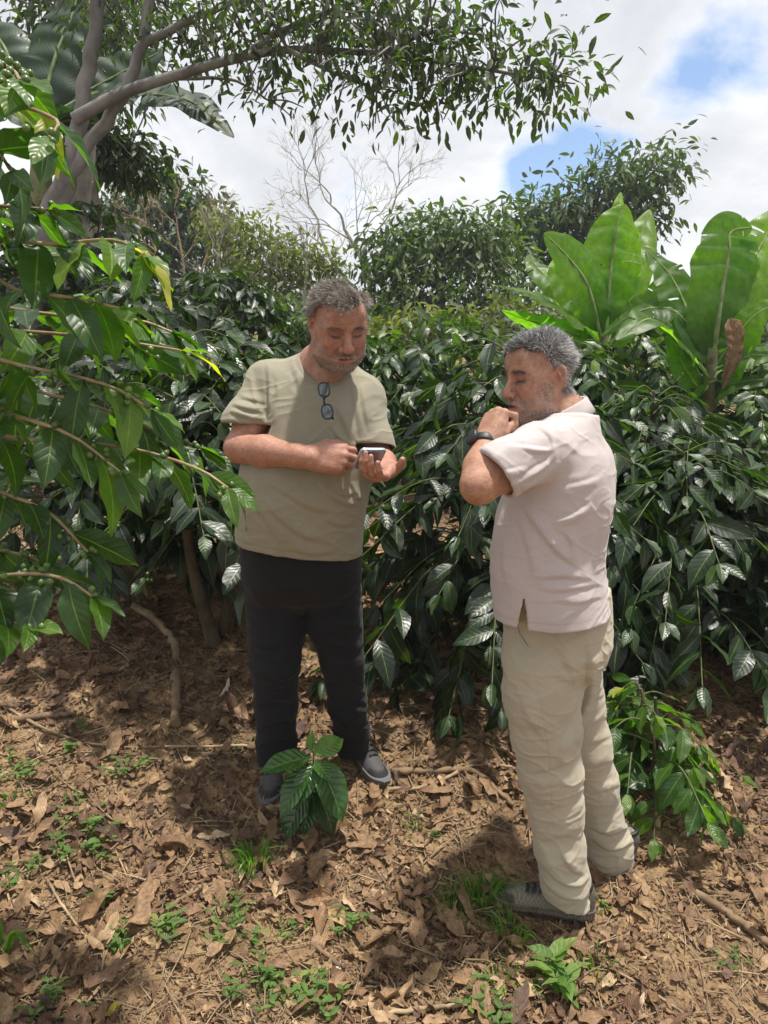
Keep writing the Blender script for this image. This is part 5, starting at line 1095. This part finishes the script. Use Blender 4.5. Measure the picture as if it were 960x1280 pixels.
    limbs = [([bs]+PY(y, (50, 310), (84, 212), (104, 130), (118, 40), (128, -60)), .070, .035), (PY(y, (70, 262), (105, 190), (150, 125), (178, 55), (196, -50)), .048, .030), (PY(y-.1, (92, 150), (150, 118), (215, 95), (300, 72), (370, 62), (480, 68)) + PY(y-.4, (580, 82), (690, 100)), .042, .007), (PY(y-.1, (300, 72), (360, 35), (430, 8), (520, -20)), .025, .010), (PY(y-.2, (360, 63), (420, 92), (470, 112)), .016, .006), (PY(y, (178, 55), (260, 15), (350, -20)), .03, .012), (PY(y-.4, (480, 68), (540, 40), (620, 45)), .014, .006), (PY(y+.2, (218, 98), (290, 100), (335, 125)), .014, .005)]
    bl = []
    for (px, py, rx, ry, k, dy) in ((190, 5, 70, 50, 26, .2), (270, 5, 70, 45, 34, 0), (350, 5, 70, 50, 40, -.2), (430, 15, 60, 50, 40, -.2), (500, 25, 60, 50, 44, -.3), (560, 45, 55, 45, 36, -.4), (450, 65, 60, 40, 24, -.3), (380, 50, 70, 35, 20, -.1), (300, 60, 70, 35, 16, 0), (610, 85, 55, 32, 26, -.5), (670, 92, 55, 24, 26, -.5), (700, 100, 22, 16, 8, -.5), (540, 110, 55, 30, 18, -.5), (480, 118, 50, 28, 14, -.4), (420, 115, 50, 25, 10, -.3), (330, 120, 50, 25, 12, .1), (240, 60, 50, 40, 14, .2), (140, 10, 50, 40, 16, .3), (90, -10, 60, 40, 14, .2), (600, 20, 30, 30, 8, -.4)):
        bl.append((Y(px, py, y+dy), (rx/FPX*y, .45, ry/FPX*y), k))
    tree('forked grey tree whose long leafy branch overhangs both men', bs, limbs, bl, 'canopy', 'bark', 31, TR, per=8, spread=.13, leaf=.080, droop=.45, tone=.45, twig=.010)
    # slim trees behind it
    y = 8.0; bs = Y(112, 430, y); bs[2] = gz(bs[0], bs[1])-.05
    tree('slim pale tree with a small feathery crown behind the forked grey tree', bs, [([bs]+PY(y, (116, 330), (119, 240), (126, 160)), .075, .04), (PY(y, (119, 240), (140, 200), (165, 180)), .03, .01)], [(Y(145, 195, y), (.45, .5, .25), 20), (Y(185, 205, y), (.3, .4, .2), 10), (Y(110, 185, y), (.35, .4, .25), 12), (Y(120, 110, y), (.6, .5, .5), 22)], 'canopy', 'bark_pale', 32, TR, per=26, spread=.12, leaf=.12, tone=.30)
    y = 7.0; bs = Y(92, 450, y); bs[2] = gz(bs[0], bs[1])-.05
    tree('thick pale trunk rising into the canopy behind the shaded banana plant', bs, [([bs]+PY(y, (95, 320), (104, 200), (110, 130), (122, 40), (126, -60)), .10, .06)], [(Y(90, 20, y), (.8, .5, .5), 26), (Y(160, 40, y), (.6, .5, .4), 20), (Y(30, 60, y), (.6, .5, .5), 20)], 'canopy', 'bark_pale', 33, TR, per=24, spread=.14, leaf=.11, tone=.28)
    def far_tree(label, y, trunk, blobs, mat, bk, seed, leaf, spread, per=24, tone=.4, r0=.12, limbs=(), droop=.5, frac=.5, temps=T_TINY):
        bs = Y(*trunk[0], y); bs[2] = gz(bs[0], bs[1])-.1
        blobs = [(b[0], b[1], b[2], b[3], int(b[4]*.62), b[5]) for b in blobs]; tone += .12; L = [([bs]+PY(y, *trunk[1:]), r0, r0*.4)]+[(PY(y, *l), r0*.45, r0*.12) for l in limbs]
        return tree(label, bs, L, [(Y(px, py, y+dy), (rx/FPX*y, max(rx, ry)/FPX*y, ry/FPX*y), k) for px, py, rx, ry, k, dy in blobs], mat, bk, seed, TR, per, spread, leaf, temps, droop, tone, .03, frac=frac)
    far_tree('tall dark green tree rising behind the banana plants against the blue sky', 15, [(735, 430), (735, 330), (740, 270)], [(735, 255, 45, 30, 60, 0), (690, 270, 40, 30, 55, 0), (655, 285, 30, 28, 40, .5), (785, 240, 40, 32, 55, 0), (820, 215, 30, 22, 26, 0), (842, 192, 16, 12, 10, 0), (770, 205, 18, 10, 9, 0), (810, 275, 28, 25, 28, .3), (740, 310, 55, 40, 70, .4), (680, 330, 45, 35, 55, .4)], 'far', 'bark', 41, .19, .27, per=20, tone=.38, limbs=[[(738, 300), (790, 240), (840, 195)], [(735, 310), (690, 270), (660, 270)]], temps=T_LANCE)
    far_tree('broad mid green tree in the middle of the skyline', 12.5, [(545, 430), (548, 370), (555, 310)], [(495, 318, 35, 32, 55, 0), (535, 300, 38, 28, 55, .3), (580, 305, 38, 28, 55, 0), (618, 318, 32, 28, 45, .3), (520, 360, 48, 35, 60, -.3), (585, 365, 48, 38, 60, -.3), (480, 370, 22, 30, 30, 0), (635, 370, 30, 35, 34, 0), (545, 278, 20, 12, 16, .3), (598, 284, 22, 14, 18, 0), (492, 296, 14, 10, 10, 0)], 'far', 'bark_pale', 42, .16, .24, per=19, tone=.50, limbs=[[(550, 350), (510, 320), (490, 305)], [(552, 340), (600, 315), (620, 300)]], temps=T_LANCE)
    far_tree('olive green spreading tree with pale limbs below the leafless tree', 13, [(345, 430), (340, 380), (335, 330)], [(275, 288, 32, 18, 30, .3), (320, 300, 38, 22, 42, 0), (370, 318, 38, 20, 40, 0), (405, 328, 26, 16, 26, .2), (340, 345, 45, 25, 42, -.3), (290, 330, 30, 25, 28, .2), (395, 365, 30, 25, 26, .2)], 'olive', 'bark_pale', 43, .13, .15, per=22, tone=.45, r0=.09, limbs=[[(340, 370), (300, 330), (270, 295)], [(337, 360), (365, 330), (400, 320)], [(340, 385), (355, 350), (350, 320)]], frac=.9)
    far_tree('dark bushy tree high on the slope behind the bare twigs', 19, [(215, 420), (215, 330), (210, 270)], [(185, 252, 35, 25, 40, 0), (230, 250, 35, 22, 38, 0), (262, 275, 28, 25, 34, 0), (205, 290, 50, 30, 50, 0), (150, 265, 30, 30, 30, 0), (250, 320, 50, 30, 44, 0)], 'far', 'bark', 44, .24, .26, per=24, tone=.22)
    far_tree('light green weedy young tree just behind the shrub between the men', 8.5, [(500, 480), (500, 440), (502, 410)], [(490, 420, 32, 24, 34, 0), (520, 405, 28, 18, 26, 0), (475, 445, 25, 20, 22, 0), (530, 430, 25, 20, 20, .3)], 'olive', 'twig_green', 45, .13, .10, per=24, tone=.55, r0=.03, temps=T_LANCE, droop=.9)
    far_tree('hazy green tree behind the taller banana plant', 14, [(920, 470), (920, 430), (915, 400)], [(880, 420, 40, 25, 34, 0), (935, 410, 40, 28, 36, 0), (840, 440, 40, 25, 34, 0), (970, 430, 40, 30, 30, 0)], 'far', 'bark', 46, .18, .18, per=24, tone=.45)
    far_tree('pale green tree behind the small banana clump', 11, [(650, 460), (650, 420), (650, 395)], [(640, 400, 35, 25, 36, 0), (690, 410, 40, 22, 36, 0), (600, 410, 30, 22, 30, 0), (570, 425, 30, 18, 24, 0)], 'olive', 'bark_pale', 47, .13, .14, per=24, tone=.35)
    # leafless trees
    rng = np.random.default_rng(77)
    def bare(label, y, base, stems, mat, seed):
        rg = np.random.default_rng(seed); b = Y(*base, y); b[2] = gz(b[0], b[1])-.1; t = thing('bare_tree', b, label, 'tree', TR)
        for j, (pts, r, L, dep, spr) in enumerate(stems):
            g = Geo(); P = smooth_path([b]+PY(y, *pts), 14); gtk = Geo(); add_tube(gtk, P, np.linspace(r*1.4, r, len(P)), 8); d = norm(P[-1]-P[-3]); bare_branching(g, P[-1], d, L, r*.9, dep, rg, spr)
            for q in (.72, .84): pq = P[int(q*(len(P)-1))]; bare_branching(g, pq, norm(d+np.array([rg.choice([-1, 1])*1.0, rg.normal()*.5, .1])), L*.9, r*.6, dep-1, rg, spr)
            tk = gtk.build('trunk' if j == 0 else 'limb', M[mat], t); g.build('twigs', M[mat], tk)
    bare('tall leafless tree with a wide fan of fine grey twigs above the skyline', 24, (455, 420), [([(462, 352), (445, 312), (430, 285)], .050, .80, 6, .75), ([(462, 360), (452, 320), (470, 290)], .040, .78, 6, .75), ([(455, 380), (414, 325), (398, 288)], .045, .80, 6, .75)], 'bark_pale', 3)
    bare('tangle of bare brown twigs on the slope behind the forked grey tree', 17, (235, 400), [([(230, 340), (225, 305)], .025, .36, 6, .7), ([(250, 345), (262, 310)], .025, .34, 6, .7), ([(205, 340), (190, 300)], .025, .36, 6, .7)], 'stick_pale', 4)
    bare('pale bare branches poking through the olive green tree', 12.6, (300, 420), [([(296, 390), (285, 360)], .03, .36, 5, .55), ([(372, 390), (380, 365)], .025, .32, 5, .55)], 'bark_pale', 6)
    # what grows on the slope behind, too dense to count
    rg = np.random.default_rng(9); n = 26000; yy = 4.6+rg.random(n)**1.3*26; xx = (rg.random(n)*2-1)*(.62*yy+.5); keep = ~((xx < -.9) & (yy < 6.2)); xx, yy = xx[keep], yy[keep]; n = len(xx)
    hgt = (.25+.55*(vnoise(np.stack([xx, yy, 0*xx], -1), .8, 4)*.5+.5))*np.clip((yy-4)/3, .3, 1.0); O = np.stack([xx, yy, gz(xx, yy, False)+hgt*rg.random(n)], 1)
    D = norm(rg.normal(size=(n, 3))+np.array([0, -.3, .1])); N = norm(rg.normal(size=(n, 3))*.6+np.array([0, -.2, 1.0])); g = Geo(); put_leaves(g, O, D, N, (.10+.10*rg.random(n))*np.clip(yy/9, .8, 2.2), np.clip(.4+.3*vnoise(O, .9, 3)+rg.normal(size=n)*.1, 0, 1), T_TINY, rg)
    tag(g.build('undergrowth', M['far']), 'tangled green undergrowth covering the slope behind the coffee shrubs', kind='stuff')
# ------------------------------------------------------------------ what lies and grows on the ground
def slope_normal(x, y, e=.02):
    return norm(np.stack([-(gz(x+e, y)-gz(x-e, y))/(2*e), -(gz(x, y+e)-gz(x, y-e))/(2*e), np.ones_like(x)], -1))
def dry_template(nu, nv, seed):
    r = np.random.default_rng(seed); V, F, uv = leaf_template(nu, nv, .16+.32*r.random(), curl=r.normal()*.25, fold=r.normal()*.45, wave=.10, seed=seed, belly=.4+.15*r.random())
    V = V.copy(); tw = r.normal()*.9; a = tw*(V[:, 1]-.5); x, z = V[:, 0].copy(), V[:, 2].copy(); V[:, 0] = x*np.cos(a)-z*np.sin(a); V[:, 2] = x*np.sin(a)+z*np.cos(a)
    V[:, 2] += .05*np.sin(V[:, 1]*11+r.random()*6)+.06*r.normal(size=len(V))*.35; V[:, 0] *= 1+.25*r.normal(size=len(V))*.5; V[:, 2] -= V[:, 2].min()*.6
    return V, F, uv
T_DRY = [dry_template(5, 8, 100+k) for k in range(10)]; T_CRUMB = [dry_template(3, 3, 200+k) for k in range(6)]
def scatter(rng, n, y0, y1, pw):
    y = y0+(y1-y0)*rng.random(n)**pw; x = (rng.random(n)*2-1)*(.64*y+.25); return x, y
def lay(g, rng, n, y0, y1, pw, lo, hi, temps, tone, tilt, lift, bare=.0, shift=0.0):
    x, y = scatter(rng, n, y0, y1, pw); P = np.stack([x, y, 0*x], -1)
    patch = fbm(P, 2.3, 40, 3); keep = rng.random(n) > bare*sstep(-.1, .45, patch)*sstep(3.2, 2.4, y); x, y, P = x[keep], y[keep], P[keep]; n = len(x)
    Nn = slope_normal(x, y); N = norm(Nn+rng.normal(size=(n, 3))*tilt); D = rng.normal(size=(n, 3)); D = norm(D-N*np.einsum('ij,ij->i', D, N)[:, None]); L = lo+(hi-lo)*rng.random(n)**1.8
    O = np.stack([x, y, gz(x, y)+lift*rng.random(n)+.002], 1)-D*L[:, None]*.5
    O[:, 2] = np.maximum(O[:, 2], gz(O[:, 0], O[:, 1])+.001)
    put_leaves(g, O, D, N, L, np.clip(tone+shift*sstep(2.8, 2.0, y)+.16*rng.normal(size=n)+.18*fbm(P[:n], 1.4, 44, 2), 0, 1), temps, rng)
rng = np.random.default_rng(21); g = Geo()
lay(g, rng, 68000, 1.35, 6.0, 1.5, .008, .034, T_CRUMB, .48, .35, .007, .55, .06)
lay(g, rng, 11500, 1.35, 7.0, 1.5, .028, .075, T_DRY, .42, .28, .013, .85, .10)
lay(g, rng, 1700, 1.35, 7.0, 1.4, .06, .130, T_DRY, .44, .24, .020, .8, .10)
tag(g.build('leaf_litter', M['litter']), 'thick carpet of dry brown fallen leaves over the soil', kind='stuff')
g = Geo(); n = 7000; x, y = scatter(rng, n, 1.4, 5.5, 1.4)
for i in range(n):
    a = rng.random()*6.28; L = .03+.16*rng.random()**2.2; p = np.array([x[i], y[i]]); q = p+np.array([cos(a), sin(a)])*L; r = (.0008+.0022*rng.random()**2)
    A_ = np.array([*p, gz(*p)+.004+.012*rng.random()]); B_ = np.array([*q, gz(*q)+.004+.016*rng.random()]); m = (A_+B_)/2+rng.normal(size=3)*L*.05; add_tube(g, [A_, m, B_], [r, r*.9, r*.6], 4, np.full(3, .5+.6*rng.random()), cap=False)
tag(g.build('twig_litter', M['stick_pale']), 'scattered thin dry twigs among the fallen leaves', kind='stuff')

# branches and sticks one can tell apart
def stick(label, pts, r0, r1, mat='stick', lift=.010, bark_r=.12, cut=False, cat='stick'):
    P = smooth_path([G(*p, lift+r0*.5) for p in pts], 18); P = P+RNG.normal(size=P.shape)*r0*.18; P[:, 2] = np.maximum(P[:, 2], gz(P[:, 0], P[:, 1])+r0*.5)
    g = Geo(); add_tube(g, P, np.linspace(r0, r1, len(P))*(1+.12*RNG.normal(size=len(P))), 9); o = g.build('fallen_branch' if r0 > .008 else 'stick', M[mat]); tag(o, label, cat, 'sticks and branches on the ground')
stick('thick bent dead branch lying at the foot of the forked coffee trunk', [(168, 762), (195, 782), (216, 805), (222, 828)], .020, .016, 'stick_pale', .012, cat='branch')
stick('short cut branch stub standing out below the bent dead branch', [(221, 850), (220, 880), (220, 914)], .020, .019, 'stick', .02, cat='branch')
stick('long thin crooked stick stretching from the left frame edge towards the black shoes', [(0, 882), (60, 915), (130, 936), (220, 936), (325, 938)], .0065, .004, 'stick_pale')
stick('dark curved root running between the black shoe and the khaki legs', [(488, 968), (540, 968), (588, 972), (620, 992), (642, 1010)], .011, .008, 'stick', cat='branch')
stick('pale straight stick crossing the dark curved root', [(486, 990), (540, 985), (590, 966), (640, 962)], .007, .005, 'stick_pale')
stick('thin straw stick slanting down to the right of the seedling', [(420, 1040), (470, 1068), (520, 1092), (556, 1112)], .004, .003, 'stick_pale')
stick('dry bowed stalk near the left frame edge', [(0, 1075), (12, 1130), (30, 1190), (52, 1232)], .004, .003, 'stick_pale')
stick('straight dry stalk leaning beside the dry bowed stalk', [(58, 1105), (80, 1140), (118, 1190)], .0045, .003, 'stick_pale')
stick('short grey stick pointing at the grass tuft by the seedling', [(200, 1150), (235, 1128), (275, 1106)], .007, .005, 'stick')
stick('dark fallen branch at the lower right beside the polo man\'s shoes', [(870, 1128), (905, 1150), (935, 1168), (968, 1192)], .014, .010, 'stick', cat='branch')
stick('thin dark root running down the slope past the young coffee plant', [(808, 968), (860, 1020), (905, 1060), (965, 1100)], .006, .004, 'stick')
stick('thin stick below the shoe of the khaki trousers', [(690, 1190), (760, 1215), (830, 1255), (865, 1282)], .005, .003, 'stick_pale')
stick('bark covered stick lying along the bottom edge under the weeds', [(480, 1276), (540, 1268), (590, 1262)], .007, .005, 'stick_pale')
stick('grey stick lying flat below the wide litter patch of the left foreground', [(395, 1190), (425, 1215), (442, 1240)], .007, .006, 'stick')
stick('dark decayed branch lying across the litter under the near shrub', [(0, 905), (40, 900), (95, 893)], .014, .010, 'stick', cat='branch')
stick('slender twig arching over the litter between shoes and shrub', [(560, 905), (600, 930), (640, 945)], .004, .003, 'stick_pale')

def big_leaf(label, px, py, ang, L, tone, k, lift=.012, mat='litter', tilt=.2):
    p = G(px, py, lift); N = slope_normal(np.array([p[0]]), np.array([p[1]]))[0]+RNG.normal(size=3)*tilt; a = radians(ang); D = np.array([cos(a), sin(a), 0]); D = norm(D-N*np.dot(D, norm(N))); g = Geo()
    V, F, uv = dry_template(7, 12, 300+k); put_leaves(g, [p-D*L/2], [D], [N], [L], [tone], [(V, F, uv)]); tag(g.build('fallen_leaf', M[mat]), label, 'leaf', 'single large fallen leaves')
big_leaf('whitish dead leaf lying beside the black trouser leg', 283, 868, 60, .075, 1.0, 1)
big_leaf('long curled brown leaf standing on edge near the lower weeds', 180, 1148, 75, .17, .55, 2, .03, tilt=.5)
big_leaf('broad tan leaf lying below the grass tuft by the seedling', 268, 1054, 10, .11, .88, 3)
big_leaf('yellow leaf at the bottom edge', 130, 1270, 40, .085, .0, 4, mat='yellow')
big_leaf('rust brown rolled leaf propped under the toe of the black shoe', 466, 1000, 80, .11, .50, 5, .03, tilt=.4)
big_leaf('large rust brown leaf in the open litter right of the shoe', 885, 1065, -35, .14, .55, 6)
big_leaf('curled rust leaf beside the grass at the olive shoe', 560, 1160, -50, .15, .52, 7, .02)
big_leaf('reddish rolled leaf near the middle of the bottom edge', 340, 1218, -10, .13, .45, 8, .02)
big_leaf('tan leaf standing up by the black ankle', 308, 862, 85, .12, .72, 9, .04, tilt=.7)
big_leaf('pair of pale dry husks upright in front of the young coffee plant', 905, 988, 100, .10, .85, 10, .04, tilt=.7)

# grass and weeds
def grass_tuft(label, px, py, n, h, spread, tone=.5, lean=(0, 0), broad=1.0):
    b = G(px, py); rg = np.random.default_rng(int(px*7+py)); g = Geo()
    for i in range(n):
        a = rg.random()*6.28; r = spread*rg.random()**.7; p = b+np.array([cos(a)*r, sin(a)*r*.8, 0]); p[2] = gz(p[0], p[1])-.003; hh = h*(.45+.7*rg.random()); out = np.array([cos(a)+lean[0], sin(a)+lean[1], 0])*(.3+.6*rg.random())
        q = smooth_path([p, p+out*hh*.35+np.array([0, 0, hh*.65]), p+out*hh*1.0+np.array([0, 0, hh*(.75-.5*rg.random())])], 6); wd = (.0022+.0022*rg.random())*broad; T = norm(np.gradient(q, axis=0)); S = norm(np.cross(T, norm(rg.normal(size=3)))); k = len(q); ww = wd*np.linspace(1, .05, k)[:, None]
        V = np.stack([q-S*ww, q+S*ww], 1).reshape(-1, 3); F = np.array([(2*j, 2*j+1, 2*j+3, 2*j+2) for j in range(k-1)]); c = np.zeros((len(V), 3)); c[:, 0] = np.clip(tone+rg.normal()*.2, 0, 1); g.add(V, F, None, c)
    o = g.build('grass_tuft', M['grass']); tag(o, label, 'grass', 'tufts of grass')
grass_tuft('thick tuft of grass just left below the coffee seedling', 318, 1092, 70, .11, .045, .45)
grass_tuft('wispy grass at the toe of the olive shoe', 606, 1128, 70, .13, .05, .5, (.2, -.3))
grass_tuft('sparse grass left of the olive shoe near the rust leaf', 566, 1142, 45, .10, .05, .45)
grass_tuft('sparse grass below the leafy weed by the olive shoe', 745, 1222, 26, .08, .05, .45)
grass_tuft('low grass at the bottom edge under the leafy weed', 640, 1240, 40, .08, .06, .5)
grass_tuft('broad grass blades at the left frame edge', 6, 1185, 9, .16, .02, .55, (.5, 0), 2.6)
grass_tuft('thin grass between the leafy weed and the olive shoe', 640, 1175, 40, .11, .05, .5)
grass_tuft('small grass sprig beside the sparse weeds above the bowed stalk', 20, 1010, 22, .06, .04, .4)
def weed(label, px, py, n, h, spread, leaf, tone=.5, upright=.3):
    b = G(px, py); rg = np.random.default_rng(int(px*3+py*11)); g = Geo(); lst = []
    n = max(2, int(n*1.5)); spread *= 1.6
    for i in range(n):
        a = rg.random()*6.28; r = spread*rg.random()**.6; p = b+np.array([cos(a)*r, sin(a)*r, 0]); p[2] = gz(p[0], p[1])-.002; q = p+np.array([rg.normal()*.01, rg.normal()*.01, h*(.4+.7*rg.random())]); p = b+(p-b)*.12; p[2] = gz(p[0], p[1])-.002; add_tube(g, smooth_path([p, (p+q)/2+rg.normal(size=3)*.003, q], 4), np.linspace(.0014, .0009, 5), 5, cap=False, mi=1)
        for k in range(rg.integers(3, 6)):
            aa = k*2.2+rg.random(); f = 1-.22*(k//2); lst.append((p+(q-p)*f, np.array([cos(aa), sin(aa), .15+upright*rg.random()]), np.array([rg.normal()*.2, rg.normal()*.2, 1.0]), leaf*(.5+.6*rg.random()), np.clip(tone+rg.normal()*.2, 0, 1)))
    O, D, N, L, tn = [np.array(q) for q in zip(*lst)]; put_leaves(g, O, D, N, L, tn, T_MID, rg); tag(g.build('weed', [M['weed'], M['twig_green']]), label, 'weed', 'small weeds in the litter')
for row in (('two leaved sprout standing alone left of the bent stick', 88, 948, 2, .05, .012, .035), ('dim low weed patch at the far left by the crooked stick', 18, 968, 9, .05, .06, .030, .35), ('light green weed cluster left of the black shoe', 160, 970, 8, .05, .05, .028), ('weed cluster in the middle of the left foreground', 105, 1060, 12, .06, .07, .040), ('single clover like sprout right of the straight stalk', 127, 1132, 2, .035, .008, .045), ('low weed in the shade left of the straight stalk', 40, 1100, 7, .04, .06, .028, .4),
            ('bright weed right below the clover like sprout', 160, 1178, 4, .035, .03, .034), ('spiky weed in the centre of the left litter', 218, 1168, 5, .045, .03, .038), ('weed patch between the grass tuft and the bottom edge', 288, 1168, 10, .05, .06, .030), ('weed under the coffee seedling', 432, 1160, 6, .05, .04, .030), ('weed patch at the bottom edge below the long stick', 320, 1250, 10, .05, .06, .032), ('pale sprouts near the reddish rolled leaf', 395, 1260, 7, .05, .05, .034), ('small weed at the bottom beside the yellow leaf', 62, 1262, 8, .04, .05, .026), ('tiny weed left of the rust leaf in the centre', 370, 1165, 5, .03, .04, .022), ('tiny sprout at the heel of the olive shoe', 755, 1136, 5, .02, .02, .018, .75),
            ('tiny weed in the lit litter on the lower right', 915, 1208, 6, .03, .04, .020), ('weed at the foot of the black trousers', 92, 905, 4, .03, .04, .022, .4), ('small weed below the dark curved root', 520, 1040, 7, .035, .05, .022, .4), ('tall leafy weed with narrow leaves standing in front of the olive shoe', 690, 1232, 4, .10, .02, .085, .6, .7), ('second leafy weed with narrow leaves nearer the bottom edge', 705, 1262, 3, .07, .02, .065, .5, .5), ('low green weed at the bottom edge left of the leafy weeds', 610, 1262, 9, .05, .05, .032), ('weed sprout right of the black trouser leg', 95, 1002, 4, .03, .02, .03), ('weed beside the cut branch stub', 305, 940, 4, .03, .04, .022, .4)):
    weed(*row)

# the moist air over the slope
hz_ = bpy.data.meshes.new('haze'); x0, x1, y0, y1, z0, z1 = -158, 158, -66, 208, -12, 26
hz_.from_pydata([(x, y, z) for x in (x0, x1) for y in (y0, y1) for z in (z0, z1)], [], [(0, 1, 3, 2), (4, 6, 7, 5), (0, 4, 5, 1), (2, 3, 7, 6), (0, 2, 6, 4), (1, 5, 7, 3)])
ho = bpy.data.objects.new('haze', hz_); SC.collection.objects.link(ho); tag(ho, 'thin pale moist air between the shrubs and the far trees', kind='stuff')
hm_, ht_ = new_mat('haze'); hv = ht_.add('ShaderNodeVolumePrincipled', {'Color': (.86, .92, 1.0), 'Density': .0018, 'Anisotropy': .2}); ht_.add('ShaderNodeOutputMaterial', {'Volume': hv.outputs[0]}); hz_.materials.append(hm_)
